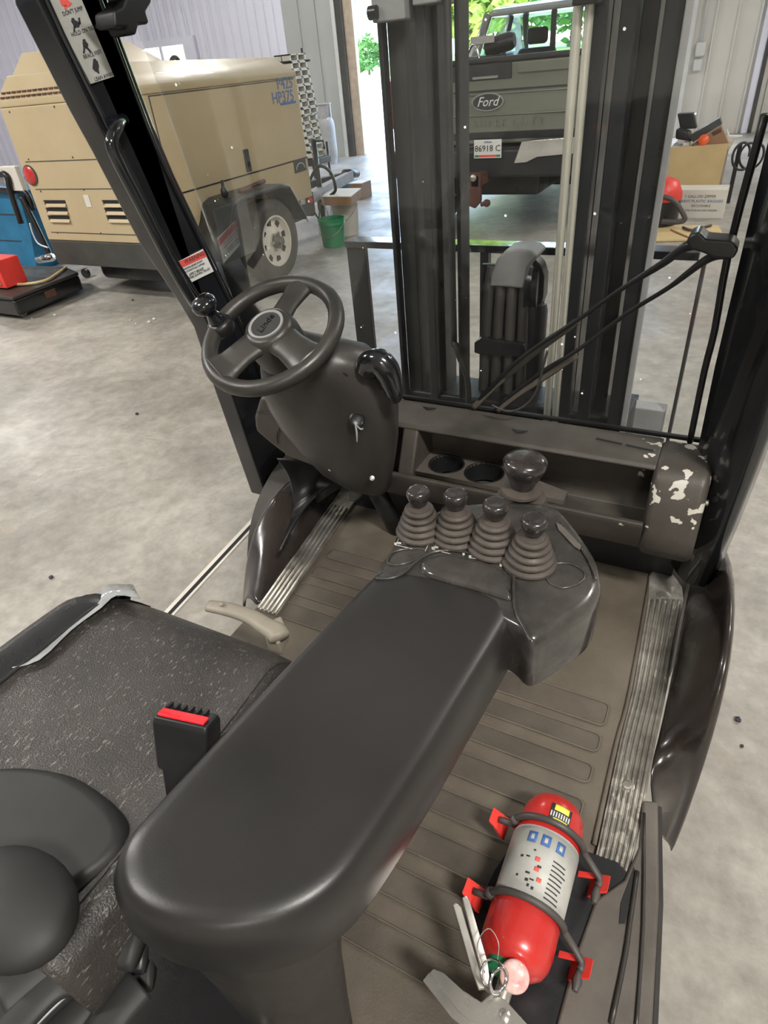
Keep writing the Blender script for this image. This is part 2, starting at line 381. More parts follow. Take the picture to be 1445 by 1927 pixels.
# ================================================================ SETTING
BU = V((.98, .197, 0)).normalized(); BV = V((-BU.y, BU.x, 0)); B0 = V((-7.4, 12.8, 0))
def B(s, t, z=0): return B0 + BU*s + BV*t + V((0, 0, z))
S0, S1, T0, HC = -10.5, 15.0, -22.0, 5.2
prism('floor', [B(S0, T0), B(S1, T0), B(S1, .16), B(S0, .16)], (0, 0, -.12), M['concrete'])['kind'] = 'structure'
prism('ceiling', [B(S0, T0, HC), B(S1, T0, HC), B(S1, .1, HC), B(S0, .1, HC)], (0, 0, .1), M['ceiling'])['kind'] = 'structure'
def corr(w, h, pitch, depth, rib):
    """one corrugated steel sheet, local x along, y depth, z up"""
    bm = bmesh.new(); xs = []
    n = max(1, round(w/pitch)); p = w/n
    for i in range(n): xs += [(i*p, 0), (i*p+p-rib, 0), (i*p+p-rib*.75, -depth), (i*p+p-rib*.25, -depth)]
    xs.append((w, 0)); a = [bm.verts.new((x, y, 0)) for x, y in xs]; b = [bm.verts.new((x, y, h)) for x, y in xs]
    c = [bm.verts.new((x, .03, z)) for z in (0, h) for x in (0, w)]
    for i in range(len(xs)-1): bm.faces.new([a[i], a[i+1], b[i+1], b[i]])
    bm.faces.new([c[0], c[2], c[3], c[1]])
    me = bpy.data.meshes.new('wall_panel'); bm.to_mesh(me); bm.free(); return me
def wall(name, org, dirv, length, h, m, pitch=.19, depth=.05, rib=.045, pw=.95, z0=0):
    root = bpy.data.objects.new(name, None); COL.objects.link(root); root.location = org; root['kind'] = 'structure'
    n = max(1, round(length/pw)); pw = length/n; me = corr(pw, h, pitch, depth, rib); me.materials.append(m)
    a = math.atan2(dirv.y, dirv.x)
    root.rotation_euler = (0, 0, a)
    for i in range(n):
        o = bpy.data.objects.new('wall_panel', me); COL.objects.link(o); o.parent = root; o.location = (i*pw, random.uniform(0, .003), z0)
    return root
DW = 6.0
wall('wall_front_left', B(S0, 0), BU, -S0-1.15, HC, M['wallwhite'])
wall('wall_front_middle', B(-1.15, -.05), BU, 1.0, HC, M['wallgrey'], pitch=.33, depth=.04, rib=.035, pw=1.0)
wall('wall_front_right', B(DW+.1, -.05), BU, S1-DW-.1, HC, M['wallbeige'], pitch=.3, depth=.035, rib=.05)
wall('wall_front_header', B(-.15, 0, 0), BU, DW+.25, HC-4.1, M['wallgrey'], z0=4.1)
wall('wall_left', B(S0, T0), BV, -T0, HC, M['wallwhite'])
wall('wall_right', B(S1, 0), -BV, -T0, HC, M['wallbeige'])
wall('wall_back', B(S1, T0), -BU, S1-S0, HC, M['wallbeige'])
def jamb(name, s0, s1, t0, t1, z0, z1, m, n=1):
    o = prism(name, [B(s0, t0, z0), B(s1, t0, z0), B(s1, t1, z0), B(s0, t1, z0)], (0, 0, z1-z0), m, bevel=.004); o['kind'] = 'structure'; return o
jamb('trim_1', -.17, -.10, -.12, .12, 0, 4.1, M['trim'])
jamb('trim_2', -.09, .02, -.10, .14, 0, 4.1, M['mastgrey'])
jamb('trim_3', .02, .20, .02, .20, 0, 4.1, M['wood'])
jamb('trim_4', DW-.05, DW+.10, -.14, .2, 0, 4.1, M['trim'])
jamb('trim_5', DW-.15, DW-.05, .02, .2, 0, 4.1, M['wood'])
jamb('trim_6', 7.12, 7.22, -.13, -.02, 0, 4.6, M['wallwhite'])
jamb('trim_7', 7.22, 7.28, -.16, -.02, 0, 4.6, M['truckdark'])
# window in the white siding
def wpoint(px, py, t=-.03):
    r = ray(px, py); n = BV; return CAM + r*(((B(0, t)-CAM).dot(n))/r.dot(n))
wa = wpoint(262, 79); wb = wpoint(366, 72); zt = wa.z; zb = zt-1.0
win = bpy.data.objects.new('window_1', None); COL.objects.link(win); win.location = (wa.x, wa.y, zb); win['kind'] = 'structure'
ww = (wb-wa).length; wd = (wb-wa).normalized(); wd.z = 0
def wq(s, d, z): p = V((wa.x, wa.y, 0)) + BU*s + BV*d; return V((p.x, p.y, zb+z))
def wbox(name, s0, s1, d0, d1, z0, z1, m): return prism(name, [wq(s0, d0, z0), wq(s1, d0, z0), wq(s1, d1, z0), wq(s0, d1, z0)], (0, 0, z1-z0), m, win)
for s0, s1, z0, z1 in ((0, .10, 0, 1), (ww-.26, ww, 0, 1), (.1, ww-.26, .88, 1), (.1, ww-.26, 0, .08), (ww*.36, ww*.36+.05, .08, .88)):
    wbox('window_frame', s0, s1, -.06, .03, z0, z1, M['wallwhite'])
ml = bpy.data.materials.new('daylit_pane'); ml.use_nodes = True
bb = ml.node_tree.nodes['Principled BSDF']; bb.inputs['Base Color'].default_value = (.9, .9, .9, 1); bb.inputs['Emission Color'].default_value = (.93, .96, 1, 1); bb.inputs['Emission Strength'].default_value = 1.1
wbox('window_pane', .1, ww*.36, -.02, -.01, .08, .88, ml); wbox('window_pane', ww*.36+.05, ww-.26, -.02, -.01, .08, .88, ml)
# electrical boxes on right wall
for (px, py, w_, h_) in ((1319, 93, .17, .2), (1313, 123, .15, .17)):
    c = wpoint(px, py, -.12)
    o = prism('outlet_box', [c-BU*w_/2-V((0, 0, h_/2)), c+BU*w_/2-V((0, 0, h_/2)), c+BU*w_/2+V((0, 0, h_/2)), c-BU*w_/2+V((0, 0, h_/2))], BV*.06, M['trim'], bevel=.03)
    top(o, 'upper grey electrical box on the pale wall by the door' if py < 100 else 'lower grey electrical box under the other one on the pale wall', 'electrical box')
c0 = wpoint(1345, 2, -.1); c1 = wpoint(1319, 80, -.1)
top(tube('conduit', [(c1.x, c1.y, 3.2), c1], .014, M['trim'], sm=0), 'thin conduit running down the pale wall to the electrical boxes', 'conduit')
# floor joint strips
def zstrip(name, px, w_, m, z=.001, h=.003):
    a, b = PZ(*px[0], z), PZ(*px[1], z); d = (b-a).normalized(); n = V((-d.y, d.x, 0))*w_/2
    o = prism(name, [a-n, b-n, b+n, a+n], (0, 0, h), m); o['kind'] = 'structure'; return o
zstrip('trim_8', [(300, 1175), (520, 938)], .045, M['carton'], 0.0, .004)
zstrip('trim_9', [(300, 1175), (520, 938)], .016, M['dark'], .0045, .001)
# outdoors
def ground(name, rows, m):
    bm = bmesh.new(); badd_loft(bm, rows, closed=False, cap=False); o = obj(name, bm, m); o['kind'] = 'structure'; return o
ground('paving', [[B(-45, .16, -.02), B(45, .16, -.02)], [B(-45, 8, -.02), B(45, 8, -.02)], [B(-45, 24, .80), B(45, 24, .80)]], M['paving'])
ground('lawn', [[B(-70, 24, .80), B(70, 24, .80)], [B(-70, 34, 1.15), B(70, 34, 1.15)], [B(-90, 90, 1.6), B(90, 90, 1.6)]], M['grass'])
def foliage(name, c, rad, n, m, parent, sz=.22):
    bm = bmesh.new()
    for i in range(n):
        while True:
            d = V([random.uniform(-1, 1) for _ in range(3)])
            if .45 < d.length < 1: break
        k = 1+.18*sin(d.x*7+1)*cos(d.y*6)+.1*sin(d.z*9)
        p = V(c)+V((d.x*rad[0], d.y*rad[1], d.z*rad[2]))*k
        a = V([random.gauss(0, 1) for _ in range(3)]).normalized(); u, v, _ = frame(a)
        s = sz*random.uniform(.6, 1.3)
        bm.faces.new([bm.verts.new(p+u*s), bm.verts.new(p+v*s*.6), bm.verts.new(p-u*s), bm.verts.new(p-v*s*.6)])
    return obj(name, bm, m, parent)
def tree(px, d, h, r, label, m, name='tree'):
    q = ray(px, 100); q = V((q.x, q.y, 0)).normalized()*d
    t = thing(name, (q.x, q.y, 1.05), label, 'tree', None)
    lathe('trunk', [(.2, -.2), (.16, h*.35), (.08, h*.7)], (q.x, q.y, 1.05), (0, 0, 1), M['bark'], t, seg=10)
    foliage('crown', (q.x, q.y, 1.05+h*.52), (r, r, h*.50), 2600, m, t, .30)
tree(885, 33, 9, 2.4, 'leafy tree outside beyond the left side of the pickup roof', M['leaflight'])
tree(975, 43, 10, 3.0, 'green tree outside seen through the middle of the pickup cab', M['leaf'])
tree(1075, 56, 12, 4.2, 'green tree outside seen through the right of the pickup cab', M['leaf'])
def bush(px, d, h, r, label):
    q = ray(px, 100); q = V((q.x, q.y, 0)).normalized()*d; z = 1.1
    t = thing('bush', (q.x, q.y, z), label, 'bush'); lathe('trunk', [(.06, -.1), (.04, h*.5)], (q.x, q.y, z), (0, 0, 1), M['bark'], t, seg=8)
    foliage('crown', (q.x, q.y, z+h*.55), (r, r, h*.5), 900, M['leaf'], t, .11)
bush(692, 38, 1.35, .72, 'round green bush on the lawn outside the garage door')
bush(668, 36, .6, .5, 'small low shrub left of the round bush outside')
# white house far outside
hq = ray(655, 60); hq = V((hq.x, hq.y, 0)).normalized()*78
house = thing('house', (hq.x, hq.y, 1.3), 'white clapboard house with dark windows far outside the door', 'house')
def hbox(n, x0, x1, y0, y1, z0, z1, m): return box(n, hq.x+x0, hq.x+x1, hq.y+y0, hq.y+y1, 1.3+z0, 1.3+z1, m, house)
hbox('wall', -6, 8, 0, 8, -.3, 7, M['housewall'])
for i in range(12): hbox('clapboard', -6.01, 8.01, -.03, 0, .2+i*.55, .22+i*.55, M['trim'])
prism('roof', [(hq.x-6.5, hq.y-.6, 8.2), (hq.x+8.5, hq.y-.6, 8.2), (hq.x+8.5, hq.y+4, 11), (hq.x-6.5, hq.y+4, 11)], (0, .1, .2), M['houseroof'], house)
for x0 in (.6, 1.5, 3.4): hbox('window', x0, x0+.5, -.06, .0, 1.3, 3.0, M['tank'])
for x0 in (.4, 3.2): hbox('window', x0, x0+.8, -.06, .0, 4.4, 5.9, M['tank'])

# ================================================================ FORKLIFT
FK = thing('forklift', (-.54, .7, 0), 'black and grey forklift seen from its right side, with seat, levers and mast', 'forklift')
# ---- chassis, wheels
box('chassis', -.86, .035, -.75, 1.28, .14, .478, M['truckdark'], FK, .02)
box('front_axle_cover', -.88, -.16, 1.28, 1.62, .2, .60, M['truckdark'], FK, .03)
def wheel(name, c, r, w_, par):
    o = lathe(name, [(r*.55, -w_/2), (r*.9, -w_/2), (r, -w_*.38), (r, w_*.38), (r*.9, w_/2), (r*.55, w_/2)], c, (1, 0, 0), M['tyre'], par, 36, cap=False)
    lathe('rim', [(r*.15, -w_*.4), (r*.56, -w_*.42), (r*.56, w_*.42), (r*.15, w_*.3)], c, (1, 0, 0), M['steel'], o, 24)
for x in (-1.02, -.03): wheel('wheel', (x, 1.55 if x > -.5 else 1.32, .3), .3 if x < -.5 else .28, .2, FK) if x < -.5 else wheel('wheel', (.0, 1.5, .28), .28, .15, FK)
# ---- floor mat
mt = prism('floor_mat', [PZ(484, 1149, .49), (-.86, -.1, .49), (0.0, -.1, .49), PZ(1125, 1590, .49), PZ(1165, 1400, .49), PZ(1190, 1300, .49), PZ(1225, 1090, .49), PZ(1150, 1000, .49), PZ(680, 905, .49), PZ(649, 916, .49)], (0, 0, .01), M['mat'], FK)
def pad(x0, x1, y0, y1, r=.012, z=.5, h=.003, rr=True):
    pts = []
    for (cx_, cy_, a0) in ((x1-r, y0+r, -90), (x1-r, y1-r, 0), (x0+r, y1-r, 90), (x0+r, y0+r, 180)):
        for k in range(5): a = radians(a0+k*22.5); pts.append((cx_+r*cos(a), cy_+r*sin(a), z))
    tube('pad_rim', [V(p)+V((0, 0, .0025)) for p in pts], .0019, M['mat'], mt, seg=6, closed=True, sm=0)
    return prism('mat_pad', pts, (0, 0, h*.4), M['matrib'], mt)
ys = [(.846, .790), (.771, .730), (.704, .664), (.632, .585), (.552, .508), (.476, .43), (.40, .355), (.32, .275)]
for (a, b) in ys: pad(-.40, -.038, b, a)
for (a, b) in [(1.06, 1.02), (.985, .945), (.915, .87), (.84, .79)]: pad(-.80, -.42, b, a)
tube('mat_edge', [PZ(1225, 1080, .503), PZ(1186, 1300, .503), PZ(1160, 1400, .503), PZ(1118, 1590, .503)], .004, M['mat'], FK, sm=4)
# ---- right sill plate
def lerp(a, b, t): return a+(b-a)*t
Lq = [PZ(1218, 1135, .5), PZ(1190, 1300, .5), PZ(1165, 1400, .5), PZ(1125, 1590, .5), PZ(1104, 1680, .5)]
Rq = [PZ(1285, 1135, .5), PZ(1254, 1300, .5), PZ(1233, 1400, .5), PZ(1203, 1560, .5), PZ(1180, 1660, .5)]
lobe = [PZ(x, y, .5) for x, y in ((1282, 1110), (1270, 1092), (1250, 1072), (1232, 1068), (1220, 1090))]
sill = prism('sill_plate', [*Rq[::-1], *lobe, *Lq], (0, 0, .009), M['alu'], FK, bevel=.002, label='worn ribbed metal sill plate along the right step')
for k in range(6):
    t = .12+k*.152
    tube('tread_rib', [lerp(a, b, t)+V((0, 0, .010)) for a, b in zip(Lq, Rq)], .0032, M['alu'], sill, seg=6, sm=3)
for px, py, r in ((1249, 1122, .011), (1179, 1479, .009)):
    c = PZ(px, py, .509)
    bo = lathe('bolt_washer', [(r*1.5, 0), (r*1.45, .002), (r*.9, .003)], c, (0, 0, 1), M['steel'], sill, 20)
    lathe('bolt', [(r, 0), (r, .005), (r*.7, .006)], c, (0, 0, 1), M['steel'] if py < 1200 else M['yellow'] if 0 else M['steel'], FK, 6, smooth=False)
# ---- left sill plate
La = [PZ(484, 1149, .5), PZ(566, 1033, .5), PZ(649, 916, .5)]; Ra = [PZ(522, 1162, .5), PZ(600, 1043, .5), PZ(684, 925, .5)]
lsill = prism('sill_plate', [La[0], La[2], Ra[2], Ra[0]], (0, 0, .010), M['steel'], FK, bevel=.002, label='bright ribbed metal sill plate along the left step')
for k in range(5):
    t = .1+k*.2
    a = lerp(La[0], Ra[0], t); b = lerp(lerp(La[0], La[2], .80), lerp(Ra[0], Ra[2], .80), t)
    tube('tread_rib', [a+V((0, 0, .011)), b+V((0, 0, .011))], .0038, M['steel'], lsill, seg=6, sm=0)
c = PZ(638, 962, .510); lathe('bolt', [(.02, 0), (.019, .003), (.01, .003), (.01, .001)], c, (0, 0, 1), M['steel'], lsill, 20)
# ---- fenders
rows = []
FR = [((1300, 1085), (1352, 1005), .5), ((1292, 1115), (1374, 1050), .5), ((1285, 1150), (1377, 1125), .5), ((1269, 1230), (1367, 1220), .5), ((1251, 1320), (1346, 1310), .5),
      ((1234, 1400), (1318, 1405), .5), ((1222, 1455), (1286, 1495), .5), ((1230, 1500), (1264, 1552), .46), ((1240, 1583), (1250, 1584), .33)]
for (i, o_, zi) in FR:
    a = PZ(*i, zi); b = PX(*o_, .12); r = []
    for k in range(7):
        t = k/6; p = lerp(a, b, t); p = p + V((0, 0, 1))*(.012*sin(pi*t)); r.append(p)
    d = V((.02, 0, -.05)); r.append(b+V((.012, 0, -.012))); r.append(b+V((.016, 0, -.05)))
    rows.append(r)
loft('fender', rows, M['fender'], FK, closed=False, cap=False, solid=.006, label='brown black moulded right fender', sub=1)
rows = []
LF = [((484, 1149), (462, 1142), -.97), ((530, 1084), (468, 1060), -.99), ((575, 1020), (482, 995), -1.0), ((610, 970), (510, 945), -1.0), ((649, 916), (548, 903), -1.0)]
for i, o_, X in LF:
    a = PZ(*i, .497); b = PX(*o_, X); r = []
    for k in range(7): t = k/6; p = lerp(a, b, t)+V((0, 0, .03*sin(pi*t))); r.append(p)
    r.append(b+V((-.012, 0, -.012))); r.append(b+V((-.015, 0, -.06))); rows.append(r)
loft('fender', rows, M['fender'], FK, closed=False, cap=False, solid=.006, label='dark left fender under the steering column', sub=1)
# curved flange above left fender
fl = [(520, 862), (541, 893), (551, 935), (549, 975), (533, 1012), (520, 1043)]
r1 = [PX(x, y, -.93) for x, y in fl]; 
fl2 = [(640, 885), (640, 900), (620, 915), (590, 940), (556, 985), (526, 1042)]
r2 = [PX(x, y, -.86) for x, y in fl2]
loft('wheel_arch_flange', [spline(r1, 4), spline([lerp(a, b, .5)+V((0, .03, 0)) for a, b in zip(r1, r2)], 4), spline(r2, 4)], M['black'], FK, closed=False, cap=False, solid=.005)
prism('toe_board', [(-.93, 1.36, .3), (-.02, 1.36, .3), (-.02, 1.33, .66), (-.93, 1.33, .66)], (0, .02, 0), M['black'], FK)
# ---- rear right body cover
cov = [PZ(x, y, .505) for x, y in ((1207, 1513), (1236, 1516), (1238, 1700), (1222, 1990), (1030, 1990), (1078, 1810), (1118, 1700), (1172, 1662), (1200, 1600))]
prism('step_cover', cov, (0, 0, .014), M['plasticdust'], FK, bevel=.005)
prism('step_cover_side', [PZ(1238, 1516, .505), PZ(1240, 1700, .505), PZ(1226, 1990, .505), PZ(1226, 1990, .505)+V((.01, 0, -.34)), PZ(1240, 1700, .505)+V((.01, 0, -.34)), PZ(1238, 1516, .505)+V((.01, 0, -.34))], (.006, 0, 0), M['plastic'], FK)
sl = [PZ(x, y, .5195) for x, y in ((1193, 1632), (1199, 1655), (1176, 1738), (1165, 1738), (1168, 1700))]
prism('cover_slot', sl, (0, 0, .0008), M['dark'], FK)
tube('cover_groove', [PZ(1199, 1640, .521), PZ(1185, 1738, .521), PZ(1176, 1800, .521), PZ(1150, 1927, .521)], .0035, M['plastic'], FK, sm=3)
tube('cover_groove', [PZ(1212, 1530, .521), PZ(1210, 1740, .521), PZ(1195, 1960, .521)], .0025, M['plastic'], FK, sm=3)
# ---- console (armrest + lever module + pedestal)
ZT = 1.0
arm_px = [(700, 1092), (640, 1152), (560, 1235), (470, 1330), (380, 1425), (300, 1512), (245, 1572), (222, 1610), (216, 1650), (232, 1698), (275, 1735), (335, 1757), (410, 1765), (480, 1757), (545, 1738), (605, 1705), (655, 1660), (700, 1600), (760, 1510), (820, 1415), (870, 1330), (915, 1255), (950, 1195), (964, 1166), (966, 1146), (952, 1130), (905, 1110), (850, 1094), (790, 1082), (745, 1076), (718, 1078)]
out = []
for p in arm_px: q = PZ(p[0], p[1], ZT-.012); out.append((q.x, q.y))
out = [(p.x, p.y) for p in spline([V((a, b, 0)) for a, b in out], 4, True)]
slab('armrest', out, [(-.0, ZT-.085), (-.004, ZT-.078), (-.007, ZT-.05), (-.004, ZT-.025), (0, ZT-.015), (.004, ZT-.007), (.011, ZT-.0015), (.022, ZT), (.04, ZT+.001)], M['arm'], FK, label='long satin black armrest top')
mod_px = [(700, 1094), (712, 1062), (735, 1030), (745, 1005), (762, 985), (800, 968), (850, 952), (900, 945), (960, 943), (1020, 946), (1050, 956), (1078, 985), (1105, 1022), (1124, 1055), (1131, 1085), (1130, 1110), (1112, 1140), (1075, 1168), (1030, 1196), (1000, 1206), (975, 1185), (930, 1160), (860, 1130), (780, 1108), (730, 1100)]
mo = [(PZ(a, b, ZT-.004).x, PZ(a, b, ZT-.004).y) for a, b in mod_px]
mo = [(p.x, p.y) for p in spline([V((a, b, 0)) for a, b in mo], 3, True)]
modu = slab('lever_console', mo, [(.006, ZT-.09), (.0, ZT-.084), (-.001, ZT-.02), (.001, ZT-.010), (.005, ZT-.004), (.012, ZT-.0015), (.02, ZT-.001)], M['module'], FK, label='glossy grey lever console')
# recessed looking parts and raised rims on the console deck
def onz(pts, z): return [PZ(a, b, z) for a, b in pts]
def rim(name, px, z, r, m, closed=True, par=None): return tube(name, onz(px, z), r, m, par or modu, seg=8, closed=closed, sm=4)
# hump of palm rest
hump = [(790, 1062), (815, 1048), (850, 1044), (900, 1055), (945, 1072), (962, 1090), (960, 1118), (958, 1130), (900, 1112), (840, 1096), (800, 1082)]
hp = [(PZ(a, b, ZT+.001).x, PZ(a, b, ZT+.001).y) for a, b in hump]
hp = [(p.x, p.y) for p in spline([V((a, b, 0)) for a, b in hp], 3, True)]
slab('palm_rest', hp, [(0, ZT-.004), (.001, ZT+.002), (.006, ZT+.006), (.014, ZT+.008)], M['module'], modu)
rim('console_trim', [(706, 1088), (735, 1088), (760, 1078), (785, 1056), (812, 1040), (850, 1036), (905, 1046), (950, 1062), (966, 1080), (966, 1110), (970, 1150), (985, 1180), (998, 1205)], ZT+.001, .0022, M['module'], False)
rim('console_trim', [(748, 1026), (800, 1022), (850, 1034), (900, 1042), (950, 1058), (990, 1080)], ZT, .0012, M['module'], False)
rim('blank_switch', [(1030, 1068), (1050, 1060), (1078, 1062), (1100, 1078), (1092, 1096), (1062, 1106), (1036, 1098), (1026, 1082)], ZT, .0014, M['module'])
rim('blank_switch', [(738, 1040), (775, 1032), (802, 1036), (790, 1050), (755, 1062), (730, 1060)], ZT, .0014, M['module'])
rim('console_trim', [(1056, 985), (1085, 1020), (1108, 1055), (1122, 1090)], ZT+.001, .002, M['module'], False)
prism('slot_cover', onz([(1046, 985), (1056, 990), (1094, 1030), (1090, 1037), (1080, 1030), (1050, 998)], ZT), (0, 0, .003), M['plasticdust'], modu, bevel=.001)
# pictogram marks in front of each lever
for i, (x, y) in enumerate([(752, 1022), (800, 1024), (822, 1030), (880, 1040), (892, 1046), (927, 1052), (950, 1062), (972, 1070), (995, 1083)]):
    mk = bmesh.new()
    for dx, dy, a, b in ((0, 0, 6, 2), (8, -3, 3, 4), (-7, 2, 3, 3)):
        q = [PZ(x+dx-a, y+dy-b, ZT+.0006), PZ(x+dx+a*.5, y+dy-b*.6, ZT+.0006), PZ(x+dx+a*.5, y+dy+b, ZT+.0006), PZ(x+dx-a, y+dy+b*.6, ZT+.0006)]
        badd_prism(mk, q, (0, 0, .0004))
    obj('lever_pictogram', mk, M['label'], modu)
def frame_px(px, z=ZT+.0008, r=.0006): return tube('pictogram_frame', onz(px, z), r, M['label'], modu, seg=5, closed=False, sm=0)
for (x, y) in ((752, 1013), (823, 1022), (890, 1036), (958, 1060)):
    frame_px([(x-2, y), (x-6, y+13), (x+24, y+20)]); frame_px([(x+44, y+10), (x+54, y+12), (x+48, y+24)])
# levers
def lever(px, py, sc=1., tilt=(0, 0)):
    b = PZ(px, py, ZT)
    R0 = .0355*sc; ax = V((tilt[0], tilt[1], 1)).normalized(); prof = [(R0*.98, -.002)]
    hs = .047*sc; nr = 5
    for i in range(nr):
        t0 = i/nr; ra = R0*(1-.50*t0); h0 = hs*t0; dh = hs/nr
        prof += [(ra*.93, h0+dh*.02), (ra*1.03, h0+dh*.2), (ra*1.04, h0+dh*.45), (ra*.99, h0+dh*.72), (ra*.80, h0+dh*.86), (ra*.78, h0+dh*.98)]
    prof += [(R0*.45, hs), (R0*.25, hs+.004)]
    o = lathe('lever_boot', prof, b, ax, M['boot'], FK, 32)
    k = R0*.47
    kp = [(k*.45, hs), (k*.55, hs+.003), (k*.74, hs+.006), (k*.96, hs+.015), (k*1.04, hs+.021), (k*1.0, hs+.0255), (k*.84, hs+.0285), (k*.62, hs+.0285), (k*.3, hs+.0272), (0, hs+.027)]
    lathe('lever_knob', [(r, h) for r, h in kp], b, ax, M['knob'], o, 28)
for a in ((791, 1001, .95, (0, 0)), (859, 1009, .98, (0, 0)), (928, 1029, 1.0, (.03, 0)), (995, 1059, .98, (.05, .0))): lever(*a)
# fifth, larger lever standing on the front of the console
gb = PZ(978, 958, .965); gz = gb.z
gboot = lathe('lever_boot', [(.036, -.03), (.036, -.004), (.034, 0), (.041, .006), (.041, .010), (.028, .014), (.037, .021), (.037, .025), (.024, .030), (.032, .036), (.031, .040), (.02, .044)], gb, (0.03, 0, 1), M['boot'], FK, 30)
lathe('lever_knob', [(.014, .036), (.017, .042), (.020, .052), (.026, .066), (.032, .080), (.0325, .088), (.027, .094), (.015, .097), (0, .0975)], gb, (.05, 0, 1), M['knob'], gboot, 30, label='large pear shaped lever knob')
box('lever_bracket', gb.x-.045, gb.x+.045, gb.y-.05, gb.y+.05, gz-.09, gz-.028, M['plastic'], FK, .01)
# pedestal
ped_px = [(262, 1700), (300, 1752), (380, 1790), (460, 1795), (540, 1775), (600, 1735), (632, 1690), (630, 1610), (560, 1550), (420, 1560), (310, 1620)]
pq = [PZ(a, b, .92) for a, b in ped_px]; pq = spline(pq, 3, True); pc = sum(pq, V((0, 0, 0)))/len(pq)
rings = []
for z, s in ((.50, .62), (.60, .68), (.74, .78), (.86, .92), (.925, 1.0)):
    rings.append([V((pc.x+(p.x-pc.x)*s, pc.y+(p.y-pc.y)*s, z)) for p in pq])
loft('console_pedestal', rings, M['plastic'], FK)
# ---- seat
SX0, SX1, SY0, SY1 = -.925, -.415, .03, .520
def seat_h(u, v):        # u -1..1, v 0..1 (back..front)
    z = .838 + .006*(1-v)
    a = abs(u)
    z += .024*max(0, min(1, (a-.60)/.2))**1.3*(1-.35*v)
    if a > .86: z -= .09*((a-.86)/.14)**2
    if v > .80: z -= .075*((v-.80)/.2)**2.2
    return z
rows = []; NU, NV = 30, 30
for j in range(NV+1):
    v = j/NV; y = SY0+(SY1-SY0)*v; r = []
    for i in range(NU+1):
        u = -1+2*i/NU; wv = 1-.08*max(0, (v-.55)/.45)**2
        x = (SX0+SX1)/2 + u*(SX1-SX0)/2*wv
        yy = y-.05*max(0, abs(u)-.5)**2*4*v
        r.append((x, yy, seat_h(u, v)))
    rows.append(r)
rows.insert(0, [(p[0], p[1], p[2]-.12) for p in rows[0]]); rows.append([(p[0], p[1]-.01, p[2]-.10) for p in rows[-1]])
seat = loft('seat_cushion', rows, M['seat'], FK, closed=False, cap=False, label='worn scratched black vinyl seat cushion')
s_ = []
for j in range(0, NV+1, 2): r = rows[j+1]; s_.append(V(r[5])+V((0, 0, .0015)))
tube('seat_piping', s_, .0035, M['vinyl'], seat, sm=2, seg=6)
loft('seat_side', [[V(rows[j+1][k])+V((dx, 0, dz)) for j in range(NV+1)] for k, dx, dz in ((5, 0, .001), (3, 0, .004), (1, -.004, .004), (0, -.016, -.01), (0, -.022, -.07), (0, -.02, -.2))], M['vinyl'], seat, closed=False, cap=False)
loft('seat_side', [[V(rows[j+1][k])+V((dx, 0, dz)) for j in range(NV+1)] for k, dx, dz in ((-4, 0, .001), (-1, .004, -.0), (-1, .008, -.07), (-1, .0, -.2))], M['vinyl'], seat, closed=False, cap=False)
# clear protective film on the left edge
fpx = [(0, 1238), (60, 1215), (120, 1165), (175, 1118), (205, 1100), (250, 1100)]
fa = [PZ(x, y, .83) for x, y in fpx]; fb = [PZ(x+14, y+20+(i % 2)*6, .85) for i, (x, y) in enumerate(fpx)]; fc = [p+V((-.02, -.01, -.05)) for p in fa]
loft('seat_cover_film', [spline(fc, 3), spline(fa, 3), spline(fb, 3)], M['pvc'], seat, closed=False, cap=False, solid=.001, label='shiny clear film on the left edge of the seat')
box('seat_base', -.87, -.46, -.1, .40, .50, .72, M['truckdark'], FK, .02)
box('engine_hood', -.93, -.30, -.75, .16, .50, .60, M['black'], FK, .02)
box('suspension_boot', -.90, -.43, -.30, .06, .60, .76, M['black'], FK, .03)
# adjuster bar in tan plastic in front of seat
hb = [PZ(x, y, .70) for x, y in ((392, 1140), (430, 1147), (470, 1160), (500, 1178), (520, 1190), (527, 1200))]
tube('seat_adjuster_bar', hb, [.014, .016, .017, .019, .022, .020], M['tan'], FK, seg=12, flat=((0, 0, 1), .6), label='tan grey plastic seat adjuster bar')
c = PZ(418, 1138, .712); lathe('bar_screw', [(.005, 0), (.005, .002), (.002, .003)], c, (0, 0, 1), M['steel'], FK, 12)
prism('adjuster_bracket', [PZ(a, b, .66) for a, b in ((505, 1195), (535, 1180), (545, 1205), (530, 1235), (505, 1225))], (0, 0, .035), M['tan'], FK, bevel=.006)
# backrest bolster (lower right corner of the backrest)
bq = PY(40, 1705, .02)
rings = []
def ell(c, a, b, dz, n=24, k=2.6):
    r = []
    for i in range(n):
        t = 2*pi*i/n; cx_ = math.copysign(abs(cos(t))**(2/k), cos(t)); sy_ = math.copysign(abs(sin(t))**(2/k), sin(t)); r.append(V((c[0]+a*cx_, c[1]+b*sy_, c[2]+dz)))
    return r
bx0, by0, bz0 = bq.x, bq.y, bq.z
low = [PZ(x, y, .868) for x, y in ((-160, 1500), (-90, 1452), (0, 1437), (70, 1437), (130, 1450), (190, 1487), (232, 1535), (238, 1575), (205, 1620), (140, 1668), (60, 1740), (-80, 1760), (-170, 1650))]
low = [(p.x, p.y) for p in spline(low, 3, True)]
slab('seat_rear_slab', low, [(0, .80), (-.004, .83), (0, .852), (.006, .864), (.016, .869)], M['vinylmatte'], FK, label='smooth dark rounded slab over the rear of the seat')  # even dark slab, outline follows the dark area on the rear of the seat
bol = PZ(20, 1705, .93)
